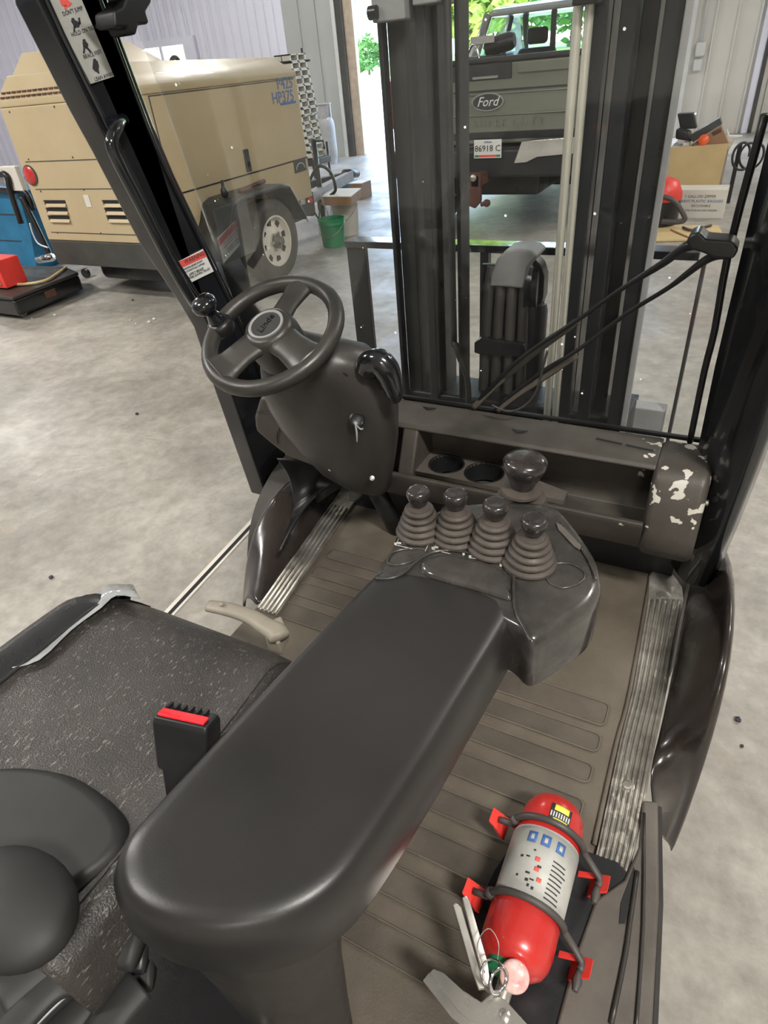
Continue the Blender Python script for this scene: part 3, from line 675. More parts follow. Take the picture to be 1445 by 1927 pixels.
def sph(c, a, b, h, n=28, k=14):
    return [[V((c.x+a*sin(pi*(j+.02)/(k+.04))*cos(2*pi*i/n), c.y+b*sin(pi*(j+.02)/(k+.04))*sin(2*pi*i/n), c.z-h*cos(pi*(j+.02)/(k+.04)))) for i in range(n)] for j in range(k+1)]
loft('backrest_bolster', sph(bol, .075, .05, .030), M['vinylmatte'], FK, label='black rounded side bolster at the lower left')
# seat belt buckle
bA = PX(350, 1345, -.43); upv = (bA-PZ(362, 1500, .885)).normalized(); u_ = (PX(397, 1330, -.40)-PX(305, 1348, -.46)).normalized(); u_ = (u_-upv*u_.dot(upv)).normalized(); v_ = upv.cross(u_)
def loc(o, a, b, c_): return bA + u_*a + v_*b + upv*c_
rg = []
for h, a, b in ((-.16, .026, .010), (-.07, .029, .012), (-.066, .033, .0145), (-.008, .034, .015), (0, .032, .013)):
    rg.append([loc(0, a*sx, b*sy, h) for sx, sy in ((-1, -1), (1, -1), (1, 1), (-1, 1))])
buck = loft('belt_buckle', rg, M['black'], FK, smooth=False, bevel=.003, label='black seat belt buckle with red button')
bmm = bmesh.new(); badd_prism(bmm, [loc(0, -.028, -.012, .0), loc(0, .029, -.012, .0), loc(0, .029, 0, .0), loc(0, -.028, 0, .0)], upv*.004); obj('release_button', bmm, M['redbright'], buck, bevel=.0015)
for k in range(6):
    bmm = bmesh.new(); a0 = -.026+k*.009
    badd_prism(bmm, [loc(0, a0, .002, 0), loc(0, a0+.003, .002, 0), loc(0, a0+.003, .012, 0), loc(0, a0, .012, 0)], upv*.004); obj('buckle_rib', bmm, M['black'], buck)
# boot folds and belt webbing at lower left
for k, (pp, w_) in enumerate([([(0, 1870), (90, 1800), (170, 1762), (270, 1768)], .03), ([(40, 1927), (120, 1850), (200, 1800), (280, 1790)], .022), ([(90, 1960), (170, 1880), (240, 1830), (290, 1815)], .026), ([(0, 1960), (60, 1890), (120, 1840), (190, 1830)], .02), ([(170, 1975), (220, 1900), (262, 1850)], .022)]):
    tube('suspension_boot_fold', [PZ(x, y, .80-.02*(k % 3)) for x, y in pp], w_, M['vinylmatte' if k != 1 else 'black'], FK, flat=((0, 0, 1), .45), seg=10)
tube('belt_webbing', [PZ(x, y, .76) for x, y in ((150, 1700), (230, 1640), (330, 1560))], .02, M['tan'], FK, flat=((0, 0, 1), .12), seg=8)
box('seat_rail', -.46, -.42, -.05, .42, .66, .70, M['plasticdust'], FK, .004)
# ---- steering wheel
WC = V((-.772, .945, 1.137)); WT = .474; WN = V((0, -sin(WT), cos(WT))); WU = V((1, 0, 0)); WV = WN.cross(WU)
def WL(a, b, h=0): return WC + WU*a + WV*b + WN*h
sw = tube('steering_wheel', [WL(.1345*cos(2*pi*i/48), .1345*sin(2*pi*i/48)) for i in range(48)], .0158, M['plastic'], FK, seg=16, closed=True, sm=0, label='grey black steering wheel')
def wang(px, py):
    r = ray(px, py); t = (WC-CAM).dot(WN)/r.dot(WN); q = CAM+r*t-WC; return math.atan2(q.dot(WV), q.dot(WU))
for (px, py), w0, w1 in (((560, 548), .026, .034), ((415, 700), .036, .052), ((610, 700), .034, .044)):
    a = wang(px, py); d = V((cos(a), sin(a)))
    pts = [WL(d.x*r, d.y*r, h) for r, h in ((.014, .004), (.04, .004), (.07, .004), (.10, .001), (.130, 0))]
    tube('spoke', pts, [w0, w0, w0*.95, w0*1.05, w1], M['plastic'], sw, flat=(WN, .42), seg=16)
lathe('hub', [(.052, -.06), (.056, -.03), (.055, -.005), (.050, .012), (.046, .021), (.040, .0235)], WC, WN, M['plastic'], sw, 32)
em = lathe('emblem_ring', [(.032, .0225), (.036, .0235), (.036, .027), (.033, .028), (.0305, .026), (.0305, .022)], WC, WN, M['collar'], sw, 36, cap=False)
lathe('emblem_disc', [(.031, .022), (.031, .026), (.0, .0262)], WC, WN, M['mastgrey'], sw, 36)
ea = wang(540, 590); ed = V((cos(ea), sin(ea)))
xd = WU*ed.x+WV*ed.y; yd = WN.cross(xd)
text('emblem_lettering', 'Linde', .021, WL(0, 0, .0268), xd, yd, M['black'], sw, .0006, 'CENTER', shear=.2)
ka = wang(400, 612); kp = WL(.128*cos(ka), .128*sin(ka), .012)
kn = (WN*1+WU*-.12).normalized()
lathe('spinner_knob', [(.018, 0), (.016, .012), (.012, .022), (.012, .028), (.019, .034), (.025, .042), (.026, .050), (.022, .058), (.012, .0625), (0, .0635)], kp, kn, M['gloss'], sw, 28, label='glossy black spinner knob')
lathe('knob_clamp', [(.022, -.026), (.026, -.02), (.026, -.002), (.019, .004)], kp, WN, M['black'], sw, 24)
# ---- steering column
def ringpx(pl, pr, Y, dep, n=28, k=2.4, ax=V((0, .86, .5))):
    a = PY(*pl, Y); b = PY(*pr, Y); c = (a+b)/2; u = (b-a)/2; r = []
    ax = (ax - u.normalized()*ax.dot(u.normalized())).normalized()
    for i in range(n):
        t = 2*pi*i/n; cc = math.copysign(abs(cos(t))**(2/k), cos(t)); ss = math.copysign(abs(sin(t))**(2/k), sin(t))
        r.append(c + u*cc + ax*dep*ss)
    return r
col_r = [ringpx((492, 680), (575, 640), .97, .045), ringpx((497, 722), (650, 660), 1.0, .065), ringpx((508, 750), (695, 672), 1.03, .075), ringpx((530, 785), (732, 715), 1.05, .08),
         ringpx((565, 825), (748, 770), 1.07, .08), ringpx((605, 865), (748, 830), 1.09, .075), ringpx((650, 893), (742, 875), 1.10, .06), ringpx((690, 912), (736, 908), 1.11, .035), ringpx((705, 918), (730, 917), 1.12, .015)]
sc = loft('steering_column_cover', col_r, M['plastic'], FK, label='dark tapered steering column cover')
prism('lower_shroud', [PY(x, y, 1.06) for x, y in ((486, 748), (530, 742), (585, 790), (640, 860), (640, 893), (598, 884), (540, 862), (505, 835), (478, 812), (476, 785))], (0, .13, 0), M['dash'], FK, bevel=.014, seg=3)
tube('shroud_seam', [PY(x, y, 1.057) for x, y in ((482, 776), (505, 777), (522, 785), (527, 800), (521, 820), (523, 836))], .0012, M['black'], FK, seg=5)
tube('column_seam', [PY(x, y, .975) for x, y in ((580, 700), (610, 694), (640, 700), (655, 706))], .001, M['black'], FK, seg=5)
lathe('column_tube', [(.022, 0), (.022, .62)], PY(700, 905, 1.12), (PZ(745, 1000, .5)-PY(700, 905, 1.12)), M['black'], FK, 16) if 0 else None
a_ = PY(690, 890, 1.14); b_ = PZ(748, 998, .5); tube('column_tube', [a_, b_], .024, M['black'], FK, sm=0, seg=16)
# ignition lock with key and tag
ic = PY(672, 790, .985); dn = (CAM-ic).normalized()
ig = lathe('ignition_lock', [(.017, -.03), (.017, .002), (.013, .005), (.010, .003), (.0, .003)], ic, dn, M['black'], FK, 24)
tube('key_tag', [ic+V((0, -.01, -.004)), ic+V((.004, -.014, -.02)), ic+V((.002, -.014, -.045))], [.0015, .0028, .0012], M['pvc'], ig, seg=6, flat=((0, 1, 0), .3))
tube('key_tag', [ic+V((0, -.01, -.004)), ic+V((.014, -.014, -.012)), ic+V((.020, -.012, -.010))], [.0012, .0026, .001], M['pvc'], ig, seg=6, flat=((0, 1, 0), .3))
for x, y in ((622, 882), (700, 900)): q = PY(x, y, 1.02); lathe('cover_screw', [(.006, -.01), (.006, .001), (.002, .002)], q, (CAM-q), M['steel'], FK, 12)
# switch / direction lever pod on the right of the column
tube('switch_pod', [PY(x, y, 1.0) for x, y in ((688, 700), (697, 684), (714, 682), (728, 698), (737, 722), (742, 742), (743, 756))], [.022, .026, .028, .027, .022, .018, .010], M['gloss'], FK, seg=20, sm=6, flat=((0, 1, .3), .9), label='glossy black curved switch pod beside the wheel')
prism('pod_body', [PY(x, y, 1.02) for x, y in ((678, 692), (700, 680), (722, 700), (728, 735), (708, 742), (690, 740), (680, 724))], (0, .04, 0), M['black'], FK, bevel=.008)
# ---- dashboard with deep tray
YB, YL, ZR, ZL_ = 1.262, 1.10, .862, .757
prof = [(YB, ZR+.004), (1.16, ZR-.002), (1.152, ZR-.010), (1.158, ZR-.016), (1.225, ZR-.03), (1.235, .73), (1.225, .705), (1.125, .695), (1.108, ZL_), (YL-.004, ZL_), (YL-.004, ZL_-.012), (1.112, .70), (1.135, .668), (YB, .662)]
dsh = prism('dashboard', [(-.70, y, z) for y, z in prof], (.645, 0, 0), M['dash'], FK, bevel=.003, label='dusty brown grey dashboard with deep tray')
spots(M['dash'], 34, .60, .61, (.50, .48, .43), box=((.44, None), (None, .56), (.745, None)))
endp = [(YB, ZR+.006), (1.172, ZR+.005), (1.145, ZR-.004), (1.128, ZR-.022), (1.118, .80), (1.102, .735), (1.104, .70), (1.12, .668), (1.145, .655), (YB, .65)]
prism('dashboard_end', [(-.058, y, z) for y, z in endp], (.103, 0, 0), M['dash'], FK, bevel=.016, seg=4, label='rounded dashboard end with chipped paint')
prism('tray_end_wall', [(-.61, y, z) for y, z in ((YB, .86), (1.16, .86), (1.11, .757), (1.12, .70), (YB, .70))], (.04, 0, 0), M['dash'], FK, bevel=.006)
ci = lambda cx_, cy_, r: [(cx_+r*cos(2*pi*k/24), cy_+r*sin(2*pi*k/24)) for k in range(24)]
H1 = (-.512, 1.178); H2 = (-.415, 1.172)
plate_holes('cup_holder_shelf', [(-.57, 1.125), (-.22, 1.125), (-.22, 1.16), (-.30, 1.185), (-.34, 1.232), (-.57, 1.232)], [ci(*H1, .040), ci(*H2, .043)], .757, .012, M['plasticdust'], FK)
for h, r in ((H1, .040), (H2, .043)):
    lathe('cup_holder', [(r+.004, .0), (r+.003, .002), (r, .0), (r*.92, -.045)], (h[0], h[1], .757), (0, 0, 1), M['black'], FK, 30, cap=False)
for x, y in ((800, 765), (970, 808)):
    q = PZ(x+8, y+2, ZR+.004); prism('clip_notch', [q+V(d) for d in ((-.018, 0, 0), (.0, -.012, 0), (.018, 0, 0))], (0, 0, .0015), M['black'], dsh)
q0 = PZ(1122, 824, ZR+.004); q1 = PZ(1232, 848, ZR+.004); dd = (q1-q0)
for k in range(2): a = q0+dd*(k*.52); b = a+dd*.46; prism('vent_slit', [a, b, b+V((0, -.004, 0)), a+V((0, -.004, 0))], (0, 0, .0012), M['dark'], dsh)
q = PY(1310, 921, 1.13); q = V((.047, 1.15, .80)); lathe('end_bolt', [(.006, -.004), (.006, .003), (.002, .004)], q, (1, 0, 0), M['steel'], FK, 12)
prism('under_dash_panel', [(-.86, 1.26, .30), (.02, 1.26, .30), (.02, 1.26, .66), (-.86, 1.26, .66)], (0, .02, 0), M['black'], FK)
prism('column_side_panel', [PY(x, y, 1.19) for x, y in ((738, 790), (775, 790), (788, 815), (778, 850), (768, 905), (740, 915), (715, 880))], (0, .05, 0), M['dash'], FK, bevel=.01)
# ---- windshield and pillars
GB = YB+.004; GT = 1.06
def gp(x, z): return V((x, GB+(GT-GB)*(z-.86)/(2.0-.86), z))
prism('windshield', [gp(-1.10, .70), gp(.035, .867), gp(.035, 2.0), gp(-1.10, 2.0)] if 0 else [gp(-1.10, .872), gp(.035, .872), gp(.035, 2.0), gp(-1.10, 2.0)], (0, .005, 0), M['glass'], FK, label='dusty clear windshield')
prism('windshield_gasket', [gp(-1.10, .864), gp(.03, .864), gp(.03, .873), gp(-1.10, .873)], (0, .012, 0), M['black'], FK, bevel=.002)
# left pillar: channel with two lips, leaning back
def lp(px, py): return PX(px, py, -1.12)
lL = [(62, -60), (70, 0), (170, 205), (212, 285), (300, 462), (372, 575), (398, 620)]
lR = [(170, -60), (203, 0), (290, 235), (330, 330), (418, 515), (452, 585), (478, 650)]
ptsL = [lp(*p) for p in lL]+[V((-1.12, 1.16, .86)), V((-1.12, 1.20, .50))]
ptsR = [lp(*p) for p in lR]+[V((-1.12, 1.30, .86)), V((-1.12, 1.34, .50))]
topL = ptsL[0]+(ptsL[0]-ptsL[1]).normalized()*.35; topR = ptsR[0]+(ptsR[0]-ptsR[1]).normalized()*.35
pil = prism('roof_pillar', [topL]+ptsL+ptsR[::-1]+[topR], (-.06, 0, 0), M['gloss'], FK, bevel=.006, label='glossy black left roof pillar')
e1 = [topR+V((.001, -.008, 0))]+[p+V((.001, -.010, 0)) for p in ptsR[:7]]
tube('pillar_seal', [p+V((.002, -.012, 0)) for p in e1], .0045, M['gloss'], pil, seg=8, sm=3)
tube('pillar_seal', [p+V((.004, .016, 0)) for p in [topL]+ptsL[:7]], .005, M['gloss'], pil, seg=8, sm=3)
tube('grab_handle', [PX(x, y, X) for x, y, X in ((232, 226, -1.115), (222, 236, -1.085), (211, 262, -1.075), (216, 292, -1.075), (262, 382, -1.075), (318, 490, -1.075), (358, 560, -1.08), (374, 580, -1.115))], .0115, M['gloss'], pil, seg=14, label='curved black grab handle')
# decals on the pillar
def px_frame(a, b, c_):        # a=origin px, b = along x px, c_= along y(up) px, on plane X=-1.117
    A = PX(*a, -1.1165); Bx = PX(*b, -1.1165); Cx = PX(*c_, -1.1165); return A, Bx-A, Cx-A
d0 = [(83, -12), (148, -12), (214, 144), (170, 158)]
dec = prism('operator_decal', [PX(x, y, -1.1175) for x, y in d0], (.0012, 0, 0), M['label'], pil)
def figure(cx_, cy_, s, pose):
    bm = bmesh.new()
    def P(x, y): return PX(cx_+x*s, cy_+y*s, -1.1160)
    def poly(pts): badd_prism(bm, [P(*p) for p in pts], (.0006, 0, 0))
    poly([(-2+3*cos(k), -9+2.6*sin(k)) for k in [i*pi/4 for i in range(8)]])
    for q in pose: poly(q)
    obj('decal_figure', bm, M['ink'], dec)
figure(139, 45, 1.0, [[(-6, -6), (2, -7), (12, -2), (9, 6), (1, 7), (-2, 1)], [(-1, 4), (2, 5), (2, 15), (-1, 15)], [(8, -12), (11, -12), (13, 0), (9, 0)]])
figure(160, 85, 1.0, [[(-5, -6), (2, -7), (6, -1), (4, 6), (-3, 6)], [(-3, 5), (0, 6), (-1, 16), (-4, 15)], [(2, 5), (5, 4), (12, 12), (9, 14)]])
figure(180, 122, 1.0, [[(-5, -7), (3, -8), (6, 2), (5, 12), (1, 14), (-6, 7)], [(2, 10), (5, 9), (7, 16), (4, 16)]])
bm = bmesh.new()
for q in ([(112, 0), (122, -4), (135, 6), (128, 13), (116, 10)], [(120, 10), (124, 10), (126, 18), (122, 18)]): badd_prism(bm, [PX(*p, -1.116) for p in q], (.0006, 0, 0))
obj('decal_figure', bm, M['redink'], dec, label='red and black warning figure at top of the decal')
for i, (x, y) in enumerate(((118, 27), (134, 66), (157, 108), (178, 150))):
    A = PX(x, y, -1.1158); xd_ = PX(x+34, y-11, -1.1158)-A; yd_ = PX(x-6, y-14, -1.1158)-A
    text('decal_lettering', ['DON\'T JUMP', 'HOLD ON TIGHT', 'BRACE FEET', 'LEAN AWAY'][i], .0085, A+xd_*.0, xd_, yd_, M['ink'], dec, .0002)
w4 = [(336, 492), (386, 466), (407, 508), (356, 533)]
lab = prism('warning_label', [PX(x, y, -1.1175) for x, y in w4], (.0012, 0, 0), M['white'], pil, label='white warning label with red header')
prism('label_header', [PX(x, y, -1.1162) for x, y in ((337, 492), (387, 470), (392, 481), (342, 504))], (.0006, 0, 0), M['redink'], lab)
def lt(s, x, y, size):
    A = PX(x, y, -1.1153); xd_ = PX(x+50, y-24, -1.1153)-A; yd_ = PX(x-5, y-12, -1.1153)-A
    text('label_lettering', s, size, A, xd_, yd_, M['ink'], lab, .0002)
lt('WARNING', 347, 494, .0145); lt('PARKING BRAKE IS NOT', 345, 508, .0062); lt('AUTOMATICALLY APPLIED', 348, 513, .0058); lt('APPLY BRAKE', 356, 518, .0085); lt('BEFORE LEAVING TRUCK', 352, 526, .0072)
# mirror bracket, top left
mb_ = prism('mirror_bracket', [PX(x, y, -1.02) for x, y in ((176, -30), (285, -30), (286, 5), (276, 22), (283, 45), (262, 46), (258, 66), (246, 66), (240, 52), (218, 52), (214, 20), (232, 12), (240, -6))], (-.05, 0, 0), M['mast'], FK, bevel=.006)
# right pillar
rl = [(1520, -200), (1470, 130), (1449, 250), (1420, 370), (1385, 520), (1345, 690), (1312, 850), (1290, 960), (1262, 1060)]
rr = [(1560, 260), (1530, 400), (1512, 500), (1490, 620), (1465, 720), (1444, 800), (1400, 920), (1365, 1010), (1325, 1105)]
r_in = [PY(x, y, Y) for (x, y), Y in zip(rl, (1.03, 1.08, 1.11, 1.13, 1.16, 1.20, 1.235, 1.235, 1.235))]
r_out = [PY(x, y, Y) for (x, y), Y in zip(rr, (.96, .99, 1.01, 1.04, 1.07, 1.09, 1.12, 1.14, 1.15))]
rings = []
for a, b in zip(r_in, r_out):
    m_ = lerp(a, b, .5)+V((0, -.028, 0.0)); k = b+V((.02, .05, 0)); k2 = a+V((.03, .09, 0))
    rings.append([a, lerp(a, m_, .5)+V((0, -.006, 0)), m_, lerp(m_, b, .6), b, k, k2])
d = (rings[0][0]-rings[1][0]).normalized()*.3; rings.insert(0, [p+d for p in rings[0]])
rp = loft('roof_pillar', rings, M['gloss'], FK, label='thick black right roof pillar')
fp = [PY(x, y, 1.16) for x, y in ((1302, 1110), (1332, 1108), (1338, 1096), (1310, 1096))]
# windshield side frame + rod
tube('windshield_seal', [PY(x, y, Y) for x, y, Y in ((1440, 215, 1.14), (1372, 470, 1.18), (1345, 620, 1.21), (1325, 700, 1.23), (1298, 832, 1.26))], .006, M['black'], FK, seg=8, sm=3)
# wipers
def wiper(pts, Ys, r, name='wiper_arm'):
    return tube(name, [PY(x, y, Y) for (x, y), Y in zip(pts, Ys)], r, M['black'], FK, seg=8, flat=((0, 1, 0), .7))
gy = lambda px, py: 1.24
wm = prism('wiper_motor', [PY(x, y, 1.12) for x, y in ((1290, 454), (1300, 442), (1316, 436), (1328, 450), (1378, 454), (1390, 470), (1380, 488), (1345, 486), (1320, 476), (1298, 470))], (0, .05, 0), M['black'], FK, bevel=.004)
wa1 = wiper([(1330, 462), (1290, 465), (1245, 497), (1160, 550), (1090, 600), (985, 670), (918, 735), (885, 772)], [1.15, 1.16, 1.17, 1.19, 1.21, 1.23, 1.25, 1.26], [.008, .008, .0065, .004, .0042, .0045, .005, .0025])
wa2 = wiper([(1370, 478), (1330, 488), (1260, 540), (1180, 590), (1085, 660), (1020, 700), (950, 752), (930, 772)], [1.15, 1.16, 1.18, 1.20, 1.22, 1.24, 1.25, 1.255], [.008, .007, .0042, .004, .0042, .005, .004, .0025])
tube('wiper_blade', [PY(x, y, Y) for x, y, Y in ((1085, 605, 1.235), (1000, 668, 1.245), (930, 728, 1.252), (890, 768, 1.256))], .0075, M['plasticdust'], wa1, seg=6, flat=((0, 1, 0), .35))
tube('wiper_blade', [PY(x, y, Y) for x, y, Y in ((1085, 668, 1.235), (1020, 712, 1.245), (970, 745, 1.252), (935, 773, 1.256))], .0075, M['plasticdust'], wa2, seg=6, flat=((0, 1, 0), .35))
tube('washer_hose', [PY(x, y, 1.215) for x, y in ((1030, 660), (1022, 690), (1008, 738), (985, 765), (955, 774), (925, 762))], .0025, M['mastgrey'], FK, seg=6)
# ---- mast
def mcol(name, px0, px1, y0, y1, m, z0=.12, z1=2.35, ref=420, bev=.003, label=None, par=FK):
    a = PY(px0, ref, y0).x; b = PY(px1, ref, y1).x
    return box(name, a, b, y0, y1, z0, z1, m, par, bev, label=label)
mcol('mast_channel', 735, 752, 1.70, 1.73, M['mast'])
mcol('mast_channel', 752, 790, 1.76, 1.80, M['mast'])
mcol('mast_channel', 751, 788, 1.73, 1.76, M['mastgrey'])
mcol('mast_channel', 786, 797, 1.78, 1.84, M['black'])
mcol('mast_channel', 797, 832, 1.71, 1.78, M['mastgrey'])
mcol('mast_channel', 832, 846, 1.75, 1.84, M['black'])
mcol('mast_channel', 859, 884, 1.72, 1.79, M['mast'])
xx = PY(850, 420, 1.70).x
tube('hydraulic_line', [V((xx, 1.70, 2.3)), V((xx, 1.70, .98)), V((xx+.01, 1.69, .84)), V((xx+.045, 1.69, .74)), V((xx+.05, 1.69, .62))], .0095, M['mastgrey'], FK, seg=10, sm=5)
# right half
for x0, x1, zt_ in ((1047, 1063, 1.69), (1066, 1081, 1.69)):
    a = PY(x0, 420, 1.66).x; b = PY(x1, 420, 1.66).x
    lathe('lift_cylinder_rod', [((b-a)/2, 0), ((b-a)/2, 1.40)], ((a+b)/2, 1.66+(b-a)/2, .26), (0, 0, 1), M['rod'], FK, 20)
a = PY(1046, 420, 1.66).x; b = PY(1112, 420, 1.66).x
mcol('mast_channel', 1080, 1112, 1.69, 1.74, M['mast'])
mcol('mast_channel', 1111, 1125, 1.76, 1.84, M['black'])
mcol('mast_channel', 1124, 1160, 1.71, 1.78, M['mast'])
mcol('mast_channel', 1159, 1196, 1.76, 1.84, M['black'])
mcol('mast_channel', 1194, 1232, 1.68, 1.74, M['mast'])
mcol('mast_channel', 1226, 1240, 1.665, 1.675, M['collar'], label='pale grey strip on the right mast channel')
ca = PY(703, 30, 1.68); cb = PY(765, 30, 1.68)
box('mast_collar', ca.x, cb.x, 1.67, 1.80, PY(720, 42, 1.68).z, 2.0, M['collar'], FK, .004)
ca = PY(775, 5, 1.68); cb = PY(822, 5, 1.68); box('mast_collar', ca.x, cb.x, 1.68, 1.80, PY(800, 8, 1.68).z, 2.0, M['collar'], FK, .004)
ca = PY(695, 25, 1.66); lathe('mast_bolt', [(.014, -.02), (.014, 0)], ca+V((0, 0, 0)), (-1, 0, 0), M['mast'], FK, 12)
ca = PY(1082, 5, 1.66); cb = PY(1132, 5, 1.66); box('mast_collar', ca.x, cb.x, 1.63, 1.75, PY(1100, 9, 1.63).z, 2.0, M['mast'], FK, .004, label='dark crosshead over the chrome rods')
box('mast_crossmember', PY(735, 420, 1.7).x, PY(1240, 420, 1.7).x, 1.72, 1.88, .30, .655, M['mast'], FK, .01)
# centre free-lift cylinder with hoses and cap
for k, x in enumerate((913, 934, 957, 980)):
    p0 = PY(x-4+k, 735, 1.80); p1 = PY(x+6, 560, 1.82); p2 = PY(x+14, 500, 1.84)
    tube('lift_hose', [V((p0.x, p0.y, .45)), p0, p1, p2], .016, M['strap'], FK, seg=10)
box('hose_guide_plate', PY(905, 600, 1.84).x, PY(990, 600, 1.84).x, 1.845, 1.86, .3, PY(950, 500, 1.84).z, M['mast'], FK)
cap = [(920, 540), (923, 515), (935, 488), (950, 472), (975, 468), (1000, 472), (1012, 482), (1006, 488), (992, 505), (985, 545), (950, 541)]
prism('hose_sheave_cover', [PY(x, y, 1.80) for x, y in cap], (0, .10, 0), M['collar'], FK, bevel=.008, label='pale grey cap over the hose sheave')
prism('sheave_bracket', [PY(x, y, 1.86) for x, y in ((992, 500), (1006, 486), (1018, 500), (1024, 520), (1022, 560), (1008, 600), (1008, 640), (985, 640), (985, 560))], (0, .05, 0), M['mast'], FK, bevel=.004)
lathe('sheave', [(.03, -.02), (.055, -.018), (.045, 0), (.055, .018), (.03, .02)], PY(1000, 545, 1.84), (1, .2, 0), M['black'], FK, 24)
cq = PY(994, 700, 1.86); lathe('free_lift_cylinder', [(.045, 0), (.045, .62), (.04, .64), (.02, .645)], (cq.x, 1.87, .28), (0, 0, 1), M['mast'], FK, 24)
prism('hose_clamp_plate', [PY(x, y, 1.78) for x, y in ((892, 645), (905, 637), (985, 648), (988, 660), (985, 672), (905, 668), (892, 664))], (0, .06, 0), M['mast'], FK, bevel=.003)
# load backrest
YBK = 2.0
bt = [PY(650, 452, YBK), PY(1345, 470, YBK)]
zb_ = bt[0].z; xl = bt[0].x; xr = PY(1312, 465, YBK).x
box('backrest_bar', xl, xr+.01, YBK-.01, YBK+.06, zb_-.022, zb_, M['gloss'], FK, .002)
box('backrest_post', xl, PY(685, 452, YBK).x, YBK, YBK+.02, .2, zb_-.022, M['mast'], FK, .002)
box('backrest_post', PY(903, 466, YBK).x, PY(919, 466, YBK).x, YBK, YBK+.03, .2, zb_-.022, M['mast'], FK, .002)
box('backrest_post', PY(1322, 490, YBK).x, PY(1330, 490, YBK).x, YBK, YBK+.05, .2, zb_-.022, M['mastgrey'], FK, .002)
pq0 = PY(1230, 790, YBK); box('fork_carriage', xl, xr, YBK+.03, YBK+.09, .16, pq0.z+.02, M['collar'], FK, .004)
for x in (-.98, -.35): prism('fork', [(x-.06, YBK+.09, .05), (x+.06, YBK+.09, .05), (x+.06, YBK+1.1, .05), (x-.06, YBK+1.1, .05)], (0, 0, .04), M['mast'], FK, bevel=.004)

# ================================================================ FIRE EXTINGUISHER
eA = PZ(1050, 1512, .566); eB = PZ(957, 1832, .566); ax = (eB-eA).normalized(); EL = (eB-eA).length; R_ = .0485
EX = thing('fire_extinguisher', (eA.x, eA.y, .505), 'red fire extinguisher lying strapped on the forklift floor', 'fire extinguisher')
up_ = V((0, 0, 1)); sd = -ax.cross(up_).normalized()   # sd: sideways
prof = [(0, -.004), (R_*.4, -.002), (R_*.75, .008), (R_*.93, .024), (R_, .046), (R_, EL*.86), (R_*.97, EL*.905), (R_*.86, EL*.95), (R_*.62, EL*.985), (R_*.3, EL*1.0)]
cyl = lathe('cylinder', prof, eA, ax, M['red'], EX, 44)
def arc(h0, h1, a0, a1, m, name, par, dr=.0012, n=24, r=None, label=None):
    r = r or R_
    rg = []
    for h in (h0, h1):
        rg.append([eA+ax*h+(up_*cos(a0+(a1-a0)*i/n)+sd*sin(a0+(a1-a0)*i/n))*(r+dr) for i in range(n+1)])
    return loft(name, rg, m, par, closed=False, cap=False, label=label, solid=0.0004)
LH0, LH1 = .075, .172
lbl = arc(LH0-.003, LH1+.003, -pi*.85, pi*.85, M['white'], 'label_border', cyl, .0008)
lb = arc(LH0, LH1, -pi*.8, pi*.8, M['label'], 'label', cyl, .0014, label='grey instruction label')
def pt(h, a, dr=.002): return eA+ax*h+(up_*cos(a)+sd*sin(a))*(R_+dr)
for a in (-.35, .05, .5):
    arc(LH0+.008, LH0+.024, a-.13, a+.13, M['blueink'], 'pictogram', lb, .002, 6)
    arc(LH0+.012, LH0+.020, a-.05, a+.05, M['label'], 'pictogram_figure', lb, .0024, 4)
for a, h in ((-.1, .118), (-.05, .132), (.08, .145)): arc(h, h+.006, a, a+.13, M['redink'], 'red_mark', lb, .002, 5)
random.seed(11)
for i in range(9):
    h = .112+i*.0065; arc(h, h+.0018, .38, .38+.42+random.uniform(-.08, .1), M['ink'], 'print_line', lb, .0018, 6)
for i in range(10):
    h = random.uniform(.108, .16); a = random.uniform(-.55, .1); arc(h, h+.002+random.random()*.003, a, a+random.uniform(.05, .12), M['ink'], 'handwriting', lb, .0018, 4)
st = arc(.030, .060, -.08, .56, M['ink'], 'inspection_sticker', cyl, .0012, label='black and yellow oval sticker')
arc(.031, .0405, .02, .46, M['yellow'], 'sticker_field', st, .0022, 8); arc(.0525, .0585, .04, .48, M['yellow'], 'sticker_field', st, .0022, 8)
for i in range(8): arc(.0425, .0510, -.06+i*.077, -.022+i*.077, M['white'], 'sticker_letter', st, .0022, 2)
